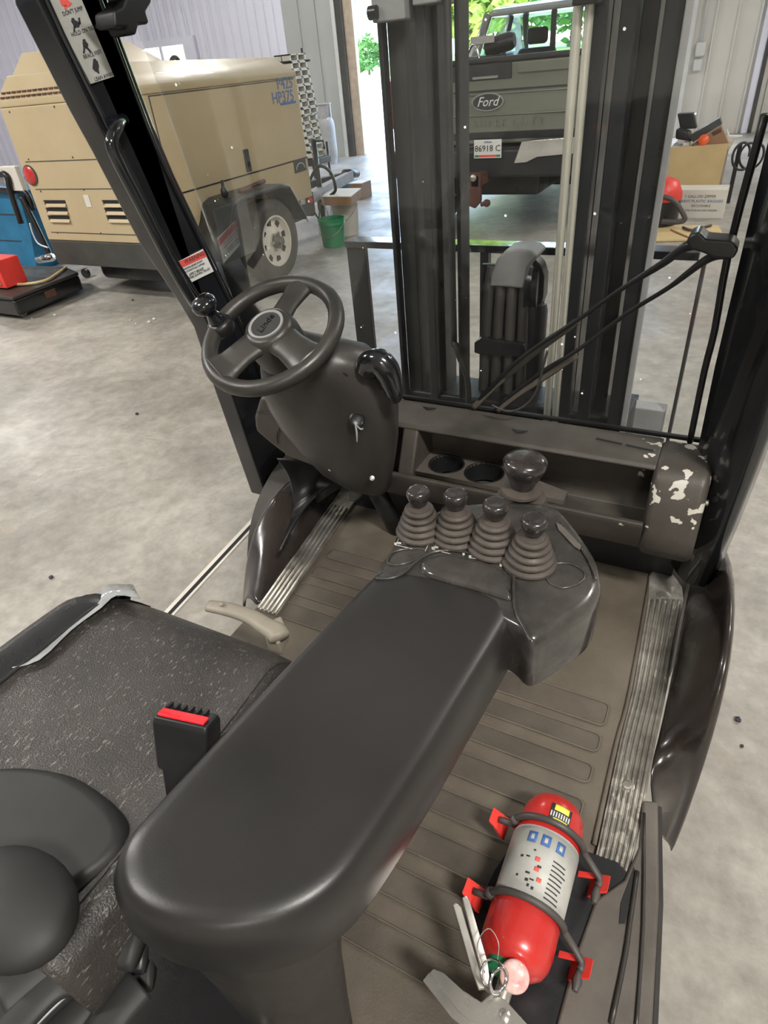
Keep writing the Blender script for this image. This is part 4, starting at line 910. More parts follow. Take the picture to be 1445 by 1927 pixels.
# bracket plate, straps, hooks
bp_ = [PZ(x, y, .505) for x, y in ((985, 1560), (1085, 1600), (1160, 1625), (1195, 1660), (1190, 1700), (1130, 1800), (1080, 1870), (1040, 1960), (960, 1960), (905, 1820), (880, 1740), (930, 1640))]
BR = prism('bracket_plate', bp_, (0, 0, .008), M['mast'], FK, bevel=.002, label='dark metal plate under the extinguisher')
for h, mm in ((.062, 0), (.178, 1)):
    pts = [eA+ax*h+(up_*cos(a)+sd*sin(a))*(R_+.0055) for a in [(-1.5+3.0*i/14) for i in range(15)]]
    l_ = pts[0]+sd*-.022+V((0, 0, -.006)); r_ = pts[-1]+sd*.028+ax*.028+V((0, 0, -.02))
    s = tube('rubber_strap', [l_]+pts+[r_-ax*.012, r_], .0052, M['strap'], EX, seg=8, sm=2)
    for q in (pts[1],): lathe('strap_lug', [(.003, -.008), (.0075, -.004), (.0075, .004), (.003, .008)], q+V((0, 0, .002)), ax, M['strap'], s, 12)
    lathe('strap_pull', [(.004, -.012), (.007, 0), (.004, .012)], r_+ax*.012+V((0, 0, -.004)), ax, M['strap'], s, 12)
    for sgn, base in ((-1, l_), (1, r_-ax*.006)):
        c = base+V((0, 0, 0)); cl = bmesh.new(); o3 = sd*sgn
        badd_prism(cl, [c+ax*-.014+V((0, 0, -.004)), c+ax*.014+V((0, 0, -.004)), c+ax*.012+o3*.014+V((0, 0, .008)), c+ax*-.012+o3*.014+V((0, 0, .008))], (0, 0, -.006))
        badd_prism(cl, [c+ax*-.012-o3*.012+V((0, 0, -.034)), c+ax*.012-o3*.012+V((0, 0, -.034)), c+ax*.014+V((0, 0, -.004)), c+ax*-.014+V((0, 0, -.004))], o3*.006)
        badd_prism(cl, [c+ax*-.014+o3*.0+V((0, 0, -.004)), c+ax*-.006+V((0, 0, -.004)), c+ax*-.005-o3*.03+V((0, 0, -.02)), c+ax*-.014-o3*.03+V((0, 0, -.02))], (0, 0, -.004))
        hk = obj('bracket_hook', cl, M['redplastic'], EX, bevel=.001, label='red hook of the mounting bracket')
tube('mounting_cradle', [eA+ax*.06+V((0, 0, -R_-.004)), eA+ax*(EL*.8)+V((0, 0, -R_-.004))], .012, M['mast'], EX, sm=0, flat=((0, 0, 1), .3))
# valve, gauge, handles
n0 = eB+ax*.0
valve = lathe('valve_collar', [(.021, -.012), (.024, -.004), (.022, .006), (.014, .008)], eB+ax*.0+V((-.006, 0, .006)), ax, M['green'], EX, 24, label='green valve collar')
vb = lathe('valve_body', [(.011, 0), (.011, .05), (.008, .055)], n0, ax, M['silver'], EX, 18)
gc = PZ(968, 1838, .60); gd = (V((.1, -.5, .8))).normalized()
ga = lathe('pressure_gauge', [(.017, -.012), (.0185, -.004), (.0185, .002), (.016, .005), (.008, .0065), (0, .007)], gc, gd, M['pinkish'], EX, 28, label='clouded pink pressure gauge')
def hplate(name, px, z0, thick, m, lab_=None, par=EX):
    return prism(name, [PZ(x, y, z) for (x, y), z in zip(px, z0)], (0, 0, -thick), m, par, bevel=.0015, label=lab_)
hplate('squeeze_lever', [(852, 1703), (857, 1697), (868, 1706), (905, 1830), (915, 1860), (900, 1862), (888, 1830)], [.645, .645, .645, .625, .62, .62, .625], .006, M['silver'], 'nickel squeeze lever')
hplate('squeeze_lever', [(869, 1690), (876, 1683), (884, 1695), (918, 1810), (925, 1870), (912, 1862), (900, 1810)], [.655, .655, .655, .632, .62, .62, .632], .006, M['silver'])
hplate('carry_handle', [(808, 1830), (815, 1822), (835, 1830), (870, 1862), (905, 1885), (925, 1868), (950, 1880), (1000, 1935), (980, 1945), (900, 1935), (860, 1900)], [.64]*11, .006, M['silver'], 'nickel carry handle')
prism('handle_web', [PZ(x, y, .636) for x, y in ((808, 1830), (860, 1900), (900, 1935), (895, 1950), (850, 1915), (796, 1845))], (0, 0, -.004), M['silver'], EX)
lathe('rivet', [(.006, 0), (.006, .003), (.003, .0045)], PZ(950, 1912, .64), (0, 0, 1), M['silver'], EX, 16)
def ring3(name, c, r, n_, rad, m): u, v, n = frame(n_); return tube(name, [c+(u*cos(2*pi*i/28)+v*sin(2*pi*i/28))*r for i in range(28)], rad, m, EX, seg=8, closed=True, sm=0)
ring3('pull_pin_ring', PZ(938, 1845, .655), .0135, (.8, -.3, .5), .0022, M['chrome'])
ring3('pull_pin_ring', PZ(928, 1835, .655), .0155, (-.2, -.4, .8), .0012, M['chrome'])
tube('seal_wire', [PZ(x, y, z) for x, y, z in ((912, 1830, .65), (898, 1790, .66), (905, 1760, .66), (922, 1748, .655), (938, 1775, .645), (935, 1812, .64))], .0007, M['steel'], EX, seg=5)

# ================================================================ AIR COMPRESSOR TRAILER
TX, TY0, TY1, TZ0, TZ1 = -3.9, 3.87, 5.82, .57, 1.49
TXL = -5.46
TR = thing('air_compressor_trailer', (-4.68, 4.8, 0), 'beige towable air compressor trailer with white spoked wheel', 'air compressor')
body = box('body', TXL, TX, TY0, TY1, .50, TZ1, M['beige'], TR, .012)
# chamfered roof
ch = .17
rr_ = [[(TXL, TY0, TZ1), (TX, TY0, TZ1), (TX, TY1, TZ1), (TXL, TY1, TZ1)],
       [(TXL, TY0, TZ1+.05), (TX, TY0, TZ1+.05), (TX, TY1, TZ1+.04), (TXL, TY1, TZ1+.04)],
       [(TXL+ch, TY0+.04, TZ1+.20), (TX-ch, TY0+.04, TZ1+.20), (TX-ch, TY1-.09, TZ1+.16), (TXL+ch, TY1-.09, TZ1+.16)]]
loft('roof', rr_, M['beige'], TR, smooth=False, bevel=.01)
hq0 = PX(236, 84, TX-.35); hq1 = PX(304, 132, TX-.2)
rr_ = [[(TXL+.02, TY0+.03, TZ1+.05), (TX-.05, TY0+.03, TZ1+.05), (TX-.14, TY0+.66, TZ1+.10), (TXL+.1, TY0+.66, TZ1+.10)],
       [(TXL+.12, TY0+.28, TZ1+.34), (TX-.42, TY0+.28, TZ1+.34), (TX-.42, TY0+.42, TZ1+.33), (TXL+.12, TY0+.42, TZ1+.33)]]
loft('air_outlet_hood', rr_, M['beige'], TR, smooth=False, bevel=.008)
# rear face seams, grille, louvres, lamp
yR = TY0-.002
def rear_x(px, py): return PY(px, py, TY0).x
def rear_z(px, py): return PY(px, py, TY0).z
for py0, x0, x1 in ((300, 50, 340), (356, 72, 340), (441, 103, 340)):
    z = PY(200, py0, TY0).z; box('panel_seam', TXL+.08, TX-.05, TY0-.003, TY0+.002, z, z+.006, M['skirt'], TR)
# perforated top strip: slots
k = 0
for row in range(2):
    for i in range(22):
        x = TXL+.06+i*.062+row*.02; z = TZ1+.058+row*.03; box('grille_slot', x, x+.045, TY0-.004+row*.009, TY0+.03+row*.009, z, z+.013, M['rust'], TR)
for gx in (83, 193):
    for j in range(3):
        p = PY(gx+4*j, 380+14.5*j, TY0); w_ = .27 if 1 else 0
        q = box('louvre_opening', p.x, p.x+w_, TY0-.004, TY0+.004, p.z-.012, p.z+.014, M['dark'], TR)
        prism('louvre', [(p.x+.018, TY0-.004, p.z-.012), (p.x+w_, TY0-.004, p.z-.012), (p.x+w_, TY0-.02, p.z-.034), (p.x+.018, TY0-.02, p.z-.034)], (0, .003, -.004), M['beige'], TR)
        prism('louvre_cheek', [(p.x+.002, TY0-.002, p.z+.012), (p.x+.02, TY0-.022, p.z-.014), (p.x+.02, TY0-.002, p.z-.03)], (.003, 0, 0), M['beige'], TR)
p = PY(58, 330, TY0); lmp = lathe('tail_lamp', [(.065, 0), (.068, .012), (.058, .02), (.03, .028), (0, .03)], (p.x, TY0, p.z), (0, -1, 0), M['red'], TR, 28, label='round red tail lamp')
lathe('lamp_bezel', [(.078, 0), (.078, .008), (.066, .012)], (p.x, TY0, p.z), (0, -1, 0), M['skirt'], lmp, 28)
p = PY(163, 372, TY0); box('identification_tag', p.x-.03, p.x+.03, TY0-.004, TY0, p.z-.07, p.z+.02, M['carton'], TR)
for x, y in ((54, 300), (137, 296), (77, 360), (158, 357), (108, 438), (190, 439), (274, 440), (102, 201), (18, 211)):
    p = PY(x, y, TY0); lathe('panel_screw', [(.008, 0), (.006, .004)], (p.x, TY0, p.z), (0, -1, 0), M['skirt'], TR, 8)
# skirt
box('rear_skirt', TXL+.03, TX-.03, TY0-.01, TY0+.06, .30, .50, M['skirt'], TR, .006)
box('side_skirt', TX-.04, TX-.01, TY0, TY1+.03, .34, .54, M['skirt'], TR, .004)
box('side_skirt', TXL+.01, TXL+.04, TY0, TY1, .34, .5, M['skirt'], TR, .004)
box('front_skirt', TXL+.03, TX-.02, TY1-.02, TY1+.03, .32, .54, M['skirt'], TR, .004)
p = PX(588, 350, TX+.005); 
box('marker_plate', TX-.01, TX-.003, TY1-.22, TY1-.14, .46, .53, M['label'], TR)
lathe('marker_lamp', [(.028, 0), (.022, .02), (0, .026)], (TX-.01, TY1-.05, .47), (1, 0, 0), M['redplastic'], TR, 16)
# side details
def side(px, py): return PX(px, py, TX)
a = side(364, 362); b = side(578, 292)
box('door_seam', TX-.003, TX+.002, TY0+.15, TY1-.0, (a.z+b.z)/2-.006, (a.z+b.z)/2+.006, M['dark'], TR)
a = side(350, 170); box('door_seam', TX-.003, TX+.002, TY0+.06, TY1-.06, a.z-.012, a.z-.004, M['skirt'], TR)
box('door_seam', TX-.003, TX+.002, TY0+.06, TY0+.07, .86, a.z-.01, M['skirt'], TR)
p = side(465, 302); lt_ = prism('door_latch', [(TX-.002, p.y-.035, p.z-.085), (TX-.002, p.y+.035, p.z-.085), (TX-.002, p.y+.035, p.z+.085), (TX-.002, p.y-.035, p.z+.085)], (.012, 0, 0), M['skirt'], TR, bevel=.012)
box('latch_recess', TX+.008, TX+.012, p.y-.02, p.y+.02, p.z-.05, p.z-.01, M['dark'], lt_)
p = side(564, 311); lg = box('name_badge', TX-.002, TX+.006, p.y-.10, p.y+.10, p.z-.055, p.z+.055, M['skirt'], TR, label='dark badge with arched logo')
tube('badge_arch', [V((TX+.007, p.y+.07*math.cos(t), p.z-.03+.05*math.sin(t))) for t in [pi*i/10 for i in range(11)]], .005, M['label'], lg, sm=0, seg=6)
p1_ = side(539, 157); p2_ = side(538, 180)
text('painted_number', 'P425', .125, (TX+.002, p1_.y-.03, p1_.z), (0, 1, 0), (0, 0, 1), M['blueink'], TR, .001, 'CENTER')
text('painted_number', 'HP375', .125, (TX+.002, p2_.y-.05, p2_.z-.01), (0, 1, 0), (0, 0, 1), M['blueink'], TR, .001, 'CENTER')
a = side(527, 194); b = side(556, 189); prism('blue_underline', [a+V((.001, 0, 0)), b+V((.001, 0, 0)), b+V((.001, 0, -.02)), a+V((.001, 0, -.02))], (.001, 0, 0), M['blueink'], TR)
# fender: flat top with sloping ends
fy = [(3.98, .36), (4.05, .50), (4.15, .62), (4.22, .735), (4.32, .765), (4.90, .765), (5.02, .735), (5.18, .50), (5.22, .42)]
fx0, fx1 = TX-.01, -3.585
rings = []
bm = bmesh.new(); q0 = [V((fx0, y, z)) for y, z in fy]; q1 = [V((fx1, y, z)) for y, z in fy]
badd_loft(bm, [q0, q1, [p+V((0, (0.0 if 1 < i < 7 else 0), -.03)) for i, p in enumerate(q1)]], closed=False, cap=False)
fo = obj('wheel_fender', bm, M['fendergrey'], TR, bevel=.012); so = fo.modifiers.new('s', 'SOLIDIFY'); so.thickness = .006
box('fender_panel', fx1-.012, fx1-.002, 3.99, 4.40, .34, .74, M['fendergrey'], TR, .01)
wc = V((-3.73, 4.77, .33)); RW = .335
ty = lathe('tyre', [(.20, -.09), (.27, -.105), (.32, -.095), (RW, -.07), (RW, .07), (.32, .095), (.27, .105), (.20, .09)], wc, (1, 0, 0), M['tyre'], TR, 48, cap=False)
rm_ = lathe('wheel_rim', [(.205, .05), (.208, .10), (.195, .10), (.188, .07), (.165, .045), (.12, .06), (.085, .075), (.06, .075), (.055, .09), (0, .09)], wc, (1, 0, 0), M['rim'], ty, 48, label='white spoked wheel rim')
for i in range(8):
    t = 2*pi*i/8+.2; d = V((0, cos(t), sin(t))); e = V((0, -sin(t), cos(t))); c = wc+V((.055, 0, 0))
    prism('rim_opening', [c+d*.125-e*.018, c+d*.17-e*.030, c+d*.175+e*.018, c+d*.14+e*.02], (.010, 0, 0), M['dark'], rm_)
hubm = lathe('hub', [(.06, .085), (.062, .10), (.04, .115), (.035, .15), (0, .155)], wc, (1, 0, 0), M['grease'], ty, 20)
for i in range(6):
    t = 2*pi*i/6; lathe('lug_nut', [(.011, 0), (.011, .02), (.006, .024)], wc+V((.088, .07*cos(t), .07*sin(t))), (1, 0, 0), M['steel'], ty, 6, smooth=False)
ty2 = lathe('tyre', [(.20, -.09), (.27, -.105), (.32, -.095), (RW, -.07), (RW, .07), (.32, .095), (.27, .105), (.20, .09)], (-5.62, 4.77, .33), (1, 0, 0), M['tyre'], TR, 32)
box('wheel_fender', -5.78, TXL+.01, 4.2, 5.2, .74, .765, M['fendergrey'], TR, .006)
tube('axle', [V((-5.55, 4.77, .33)), V((-3.8, 4.77, .33))], .04, M['mast'], TR, sm=0)
box('underbody', -5.1, -4.3, 4.0, 5.7, .14, .36, M['mast'], TR, .06)
box('frame_rail', -4.1, -4.0, 3.95, 5.8, .30, .42, M['mast'], TR, .006)
# tools left on the fender
lat = top(tube('drawbar_pin', [V((-3.66, 4.42, .79)), V((-3.65, 4.48, .79)), V((-3.64, 4.54, .79))], .02, M['rust']), 'small rusty steel fitting lying on the trailer fender', 'fitting')
top(lathe('ratchet', [(.02, 0), (.03, .01), (.028, .05), (.014, .07), (.010, .12)], (-3.73, 4.32, .768), (0, 0, 1), M['mast']), 'upright dark socket tool standing on the trailer fender', 'tool')
pa = V((-3.72, 4.58, .786)); top(tube('wrench', [pa, pa+V((.01, .25, .012))], [.012, .018], M['rust'], sm=0), 'long reddish wrench lying on the trailer fender', 'wrench')
# tongue, jack, hoses, chain
tng = prism('tongue', [(-4.75, TY1, .42), (-4.6, TY1, .42), (-4.30, 7.25, .42), (-4.36, 7.25, .42)], (0, 0, .09), M['mastgrey'], TR)
prism('tongue', [(-4.10, TY1, .40), (-3.98, TY1, .40), (-4.24, 7.25, .42), (-4.30, 7.25, .42)], (0, 0, .10), M['tank'], TR)
tube('coupler', [V((-4.3, 7.15, .50)), V((-4.28, 7.4, .47))], .05, M['mast'], TR, sm=0)
tube('jack', [V((-4.12, 6.3, .05)), V((-4.12, 6.3, .95))], .028, M['mast'], TR, sm=0); tube('jack_crank', [V((-4.12, 6.3, .93)), V((-4.00, 6.3, .93)), V((-4.0, 6.3, .86))], .01, M['mast'], TR, sm=0)
tube('air_hose', [V((-4.1, 6.1, .60)), V((-4.0, 6.15, .72)), V((-3.9, 6.2, .66)), V((-3.87, 6.22, .50)), V((-3.93, 6.2, .44))], .016, M['black'], TR)
for i in range(9):
    c = V((-3.93+.004*i, 6.02+.01*i, .46-.034*i)); 
    bm = bmesh.new(); badd_tube(bm, [c+V((0 if i % 2 else .010*cos(t), .010*cos(t) if i % 2 else 0, .021*sin(t))) for t in [2*pi*k/10 for k in range(10)]], .0035, 5, True); obj('safety_chain_link', bm, M['steel'], TR, smooth=True)
tube('stand', [V((-3.97, 5.86, .40)), V((-3.95, 5.95, .26)), V((-3.97, 6.05, .40))], .009, M['mast'], TR, sm=0)
prism('stabiliser_leg', [(-3.93, 5.30, .42), (-3.89, 5.30, .42), (-3.89, 5.36, .14), (-3.93, 5.36, .14)], (0, .05, 0), M['mast'], TR)
tube('lifting_eye', [PX(x, y, -4.75) for x, y in ((323, 133), (322, 116), (328, 108), (336, 114), (339, 132))], .018, M['skirt'], TR)

# ================================================================ PICKUP TRUCK
TKX = -2.30
TK = thing('pickup_truck', (TKX, 9.2, 0), 'grey green pickup truck seen from behind through the mast', 'truck')
def tb(name, x0, x1, y0, y1, z0, z1, m, bev=.01, par=TK, label=None): return box(name, TKX+x0, TKX+x1, y0, y1, z0, z1, m, par, bev, label=label)
tg = tb('tailgate', -.80, .80, 6.52, 6.60, .82, 1.45, M['truck'], .02)
tb('tailgate_top', -.82, .82, 6.50, 6.62, 1.45, 1.49, M['truckdark'], .01)
tb('tailgate_step', .26, .78, 6.49, 6.53, 1.36, 1.44, M['truck'], .006, tg)
tb('tailgate_handle', -.62, .20, 6.505, 6.53, 1.325, 1.44, M['truckdark'], .006, tg)
tb('handle_trim', -.16, .08, 6.495, 6.51, 1.335, 1.355, M['chrome'], .003, tg)
for z in (1.22, 1.055): tb('tailgate_crease', -.79, .79, 6.508, 6.53, z-.010, z+.008, M['truck'], .008, tg)
tb('tailgate_groove', -.79, .79, 6.515, 6.525, 1.235, 1.25, M['truckdark'], .002, tg)
tb('tailgate_groove', -.79, .79, 6.513, 6.525, .86, .92, M['truckdark'], .002, tg)
bc = V((PY(917, 192, 6.5).x, 6.505, PY(917, 192, 6.5).z)); bw, bh = .155, .072
def oval(c, a, b, y0, y1, m, name, par, label=None): return prism(name, [V((c.x+a*cos(2*pi*i/32), y0, c.z+b*sin(2*pi*i/32))) for i in range(32)], (0, y1-y0, 0), m, par, label=label)
badge = oval(bc, bw, bh, 6.500, 6.52, M['chrome'], 'badge', tg, 'chrome rimmed dark oval badge')
oval(bc, bw*.9, bh*.85, 6.497, 6.50, M['ink'], 'badge_field', tg)
text('badge_lettering', 'Ford', .105, (bc.x, 6.4965, bc.z), (1, 0, 0), (0, 0, 1), M['white'], tg, .0008, 'CENTER', shear=.35)
text('tailgate_lettering', 'S U P E R  D U T Y', .085, (PY(1024, 229, 6.51).x, 6.515, PY(1000, 229, 6.51).z), (1, 0, 0), (0, 0, 1), M['truckmark'], tg, .003, 'RIGHT')
bmp = tb('bumper', -.98, .98, 6.36, 6.56, .56, .80, M['truckdark'], .03)
def bp2(px): return [PY(x, y, 6.34) for x, y in px]
prism('bumper_chrome', bp2([(981, 266), (1010, 263), (1075, 258), (1120, 255), (1120, 287), (1062, 291), (1010, 296), (990, 306), (966, 308)]), (0, .06, 0), M['chrome'], bmp, bevel=.008)
prism('bumper_chrome', bp2([(750, 281), (800, 278), (840, 275), (850, 312), (810, 316), (755, 318)]), (0, .06, 0), M['chrome'], bmp, bevel=.008)
pc_ = PY(918, 280, 6.345); 
pl = box('licence_plate', pc_.x-.133, pc_.x+.133, 6.335, 6.34, pc_.z-.075, pc_.z+.075, M['white'], TK, .002, label='white licence plate 86918 C')
text('plate_lettering', '86918 C', .072, (pc_.x, 6.333, pc_.z+.002), (1, 0, 0), (0, 0, 1), M['ink'], pl, .0008, 'CENTER')
text('plate_lettering', 'Indiana', .026, (pc_.x, 6.333, pc_.z+.056), (1, 0, 0), (0, 0, 1), M['blueink'], pl, .0006, 'CENTER', shear=.3)
box('plate_band', pc_.x-.085, pc_.x+.085, 6.333, 6.336, pc_.z-.066, pc_.z-.048, M['redink'], pl)
for s in (-1, 1): box('plate_band', pc_.x+s*.105-.018, pc_.x+s*.105+.018, 6.333, 6.336, pc_.z-.066, pc_.z-.048, M['green'], pl)
hx = PY(906, 320, 6.3).x
ht = box('hitch', hx-.04, hx+.04, 6.12, 6.5, .52, .62, M['rust'], TK, .006, label='rusty red tow hitch')
prism('hitch_shank', [(hx-.06, 6.12, .64), (hx+.055, 6.12, .64), (hx+.055, 6.12, .40), (hx+.0, 6.12, .34), (hx-.06, 6.12, .36)], (0, .05, 0), M['rust'], TK, bevel=.006)
lathe('hitch_pin', [(.03, 0), (.03, .02), (.015, .03)], (hx-.01, 6.12, .60), (0, -1, 0), M['steel'], TK, 14)
lathe('tow_ball', [(.02, 0), (.02, .03), (.032, .045), (.034, .065), (.022, .085)], (hx+.07, 6.10, .38), (1, 0, .2), M['rust'], TK, 18)
# bed sides, cab, hood
for s in (-1, 1):
    x0, x1 = sorted((s*.80, s*1.01))
    tb('bed_side', x0, x1, 6.55, 8.38, .62, 1.47, M['truck'], .04)
    x0, x1 = sorted((s*.82, s*1.0)); tb('tail_light', x0, x1, 6.50, 6.56, .98, 1.38, M['red'], .01)
tb('bed_floor', -.80, .80, 6.6, 8.38, .80, .86, M['truckdark'])
tb('bed_front', -.80, .80, 8.30, 8.38, .86, 1.47, M['truck'])
tb('cab_body', -.97, .97, 8.42, 10.75, .50, 1.32, M['truck'], .05)
tb('hood', -.92, .92, 10.75, 11.9, .55, 1.22, M['truck'], .1)
def cabx(z): return .93-(z-1.32)*.28
roofz = 1.90
rg = []
for z, dx, y0, y1 in ((1.84, 0, 8.60, 10.05), (1.90, .03, 8.66, 9.95), (1.935, .12, 8.78, 9.8)):
    x = cabx(1.84)-dx; rg.append([(TKX-x, y0, z), (TKX+x, y0, z), (TKX+x, y1, z), (TKX-x, y1, z)])
loft('cab_roof', rg, M['truck'], TK, smooth=False, bevel=.02)
for s in (-1, 1):
    tube('cab_pillar', [V((TKX+s*.93, 8.45, 1.32)), V((TKX+s*.78, 8.64, 1.86))], .05, M['truck'], TK, sm=0)
    tube('cab_pillar', [V((TKX+s*.95, 9.55, 1.32)), V((TKX+s*.79, 9.5, 1.86))], .04, M['truck'], TK, sm=0)
    tube('cab_pillar', [V((TKX+s*.93, 10.7, 1.32)), V((TKX+s*.76, 10.0, 1.86))], .04, M['truck'], TK, sm=0)
    pane('side_window', [(TKX+s*.93, 8.5, 1.32), (TKX+s*.93, 10.65, 1.32), (TKX+s*.78, 10.0, 1.85), (TKX+s*.78, 8.66, 1.85)], M['tint'], TK)
    tb('door_mirror', *sorted((s*1.0, s*1.2)), 10.3, 10.4, 1.25, 1.5, M['truckdark'], .02)
pane('rear_window', [(TKX-.86, 8.47, 1.36), (TKX+.86, 8.47, 1.36), (TKX+.74, 8.65, 1.83), (TKX-.74, 8.65, 1.83)], M['tint'], TK)
pane('front_window', [(TKX-.86, 10.68, 1.34), (TKX+.86, 10.68, 1.34), (TKX+.74, 10.03, 1.83), (TKX-.74, 10.03, 1.83)], M['winglass'], TK)
tb('window_divider', -.03, .03, 8.54, 8.58, 1.34, 1.84, M['truckdark'])
for x in (-.45, .42):
    tb('truck_seat', x-.24, x+.24, 9.45, 9.6, .9, 1.52, M['truckdark'], .05); tb('headrest', x-.13, x+.13, 9.47, 9.57, 1.55, 1.72, M['truckdark'], .04)
tb('rear_bench', -.8, .8, 8.65, 8.8, .9, 1.42, M['truckdark'], .05)
for s in (-1, 1):
    for y in (7.45, 11.1): wheel('wheel', (TKX+s*.86, y, .40), .40, .26, TK)
tube('rear_axle', [V((TKX-.8, 7.45, .38)), V((TKX+.8, 7.45, .38))], .06, M['mast'], TK, sm=0)
tb('underbody', -.45, .45, 6.7, 11.5, .35, .55, M['mast'], .03)
# items in the bed
gx = PY(915, 80, 7.6)
t_ = thing('gas_pressure_washer', (gx.x, 7.6, .86), 'dark engine tool with chrome pipe standing in the pickup bed', 'machine')
box('engine', gx.x-.22, gx.x+.25, 7.5, 7.8, .87, 1.50, M['truckdark'], t_, .04)
tube('pipe', [V((gx.x-.25, 7.5, 1.35)), V((gx.x-.1, 7.48, 1.6)), V((gx.x-.02, 7.48, 1.45))], .012, M['chrome'], t_); lathe('canister', [(.07, 0), (.08, .05), (.08, .26), (.06, .3)], (gx.x+.0, 7.6, 1.56), (1, 0, .15), M['mast'], t_, 20)
box('caution_plate', gx.x-.12, gx.x+.12, 7.47, 7.5, 1.60, 1.66, M['label'], t_)

# ================================================================ ITEMS BY THE DOOR
c = PZ(622, 308, 0)
gt = thing('propane_cylinder', (c.x, c.y, 0), 'tall grey propane cylinder standing by the grey wall near the door', 'gas cylinder')
hT = 1.05
lathe('tank_body', [(.13, 0), (.14, .04), (.135, .06), (.155, .12), (.16, .18), (.16, .62), (.15, .70), (.12, .76), (.09, .78)], (c.x, c.y, 0), (0, 0, 1), M['tank'], gt, 32)
lathe('foot_ring', [(.135, 0), (.14, .06)], (c.x, c.y, 0), (0, 0, 1), M['tank'], gt, 28)
lathe('valve', [(.03, .76), (.03, .84), (.05, .86), (.05, .88)], (c.x, c.y, 0), (0, 0, 1), M['rod'], gt, 14)
bm = bmesh.new()
for a0 in (0, 2.1, 4.2):
    badd_loft(bm, [[V((c.x+.125*cos(a0+k*.18), c.y+.125*sin(a0+k*.18), z)) for k in range(9)] for z in (.73, .98)], closed=False, cap=False)
badd_tube(bm, [V((c.x+.128*cos(2*pi*k/24), c.y+.128*sin(2*pi*k/24), .98)) for k in range(24)], .012, 6, True)
obj('collar', bm, M['tank'], gt, smooth=True)
# buckets
def bucket(px, py, r, h, m, label, lid=False, inner=None):
    c = PZ(px, py, 0)
    b = thing('bucket', (c.x, c.y, 0), label, 'bucket')
    lathe('pail', [(r*.84, 0), (r*.86, .01), (r*.97, h*.8), (r*1.03, h*.8), (r*1.03, h*.84), (r, h*.86), (r*1.04, h*.97), (r*1.04, h), (r*.97, h), (r*.82, .02), (0, .02)], (c.x, c.y, 0), (0, 0, 1), m, b, 32, cap=False)
    tube('bail', [V((c.x+r*1.04*cos(t), c.y-r*1.04*abs(sin(t))-.0, h*.82-h*.42*abs(sin(t)))) for t in [pi*i/10 for i in range(11)]], .004, M['steel'], b, sm=2, seg=6)
    return c
bw_ = bucket(654, 440, .15, .37, M['carton'], 'white plastic bucket under the cardboard tray')
bg_ = bucket(629, 462, .135, .27, M['green'], 'green plastic bucket standing in front of the white one')
# white-topped shallow carton resting on bucket
q = [PZ(x, y, .44) for x, y in ((603, 371), (660, 371), (680, 355), (625, 356))]
tr = prism('cardboard_box', q, (0, 0, -.08), M['card']); top(tr, 'shallow brown cardboard box with pale lid resting on the white bucket', 'box')
pp = prism('box_lid', [p+V((0, 0, .001)) for p in q], (0, 0, .006), M['carton'], None); pp.parent = tr; pp.location = pp.location-tr.location
xa, xb, zt2 = PY(624, 346, 8.35).x, PY(680, 346, 8.35).x, PY(655, 346, 8.35).z
bb_ = box('cardboard_box', xa, xb, 8.35, 8.62, 0, zt2, M['card'], None); top(bb_, 'upright brown carton with blue tape behind the white bucket', 'box')
l_ = box('box_lid', xa-.005, xb+.005, 8.345, 8.625, zt2, zt2+.006, M['carton'], None); l_.parent = bb_; l_.location = l_.location-bb_.location
l_ = box('blue_tape', xa+.17, xa+.27, 8.343, 8.627, zt2-.12, zt2+.009, M['bluepaint'], None); l_.parent = bb_; l_.location = l_.location-bb_.location
# leaning stack of pale trays behind the trailer nose
sx, sy = PY(577, 240, 7.75).x, 7.75
z = .60
for i in range(14):
    h = .102; lean = -.012*i; wv_ = .22 if i > 5 else .14
    t = thing('plastic_tray', (sx+lean, sy, z), 'pale open fronted tray stacked behind the nose of the compressor trailer', 'tray', 'pale trays stacked behind the compressor')
    xa, xb = sx+lean-wv_/2, sx+lean+wv_/2
    bm = bmesh.new()
    badd_box(bm, xa, xb, sy-.1, sy+.25, z, z+.012); badd_box(bm, xa, xb, sy-.1, sy+.25, z+h*.62, z+h*.75)
    for yk in (sy-.1, sy+.06, sy+.22): badd_box(bm, xa, xb, yk, yk+.03, z, z+h*.75)
    badd_box(bm, (xa+xb)/2-.01, (xa+xb)/2, sy-.1, sy+.25, z, z+h*.7)
    obj('tray_shell', bm, M['rim'], t); z += h*.77
zt_ = z
cart = thing('hand_cart', (sx, sy+.1, 0), 'dark upright steel cart carrying the pale trays', 'cart')
box('platform', sx-.2, sx+.12, sy-.12, sy+.3, .52, .595, M['mast'], cart, .006)
for dx in (-.16, .08): tube('upright', [V((sx+dx, sy+.30, 0.0)), V((sx+dx, sy+.30, .75))], .016, M['mast'], cart, sm=0)
for dx in (-.16, .08): tube('upright', [V((sx+dx, sy-.08, 0.0)), V((sx+dx, sy-.08, .55))], .016, M['mast'], cart, sm=0)
tube('mast_pole', [V((sx-.10, sy+.30, .55)), V((sx-.12, sy+.30, 1.75))], .014, M['mast'], cart, sm=0); tube('pole_crossbar', [V((sx-.22, sy+.30, 1.62)), V((sx-.02, sy+.30, 1.62))], .012, M['mast'], cart, sm=0)

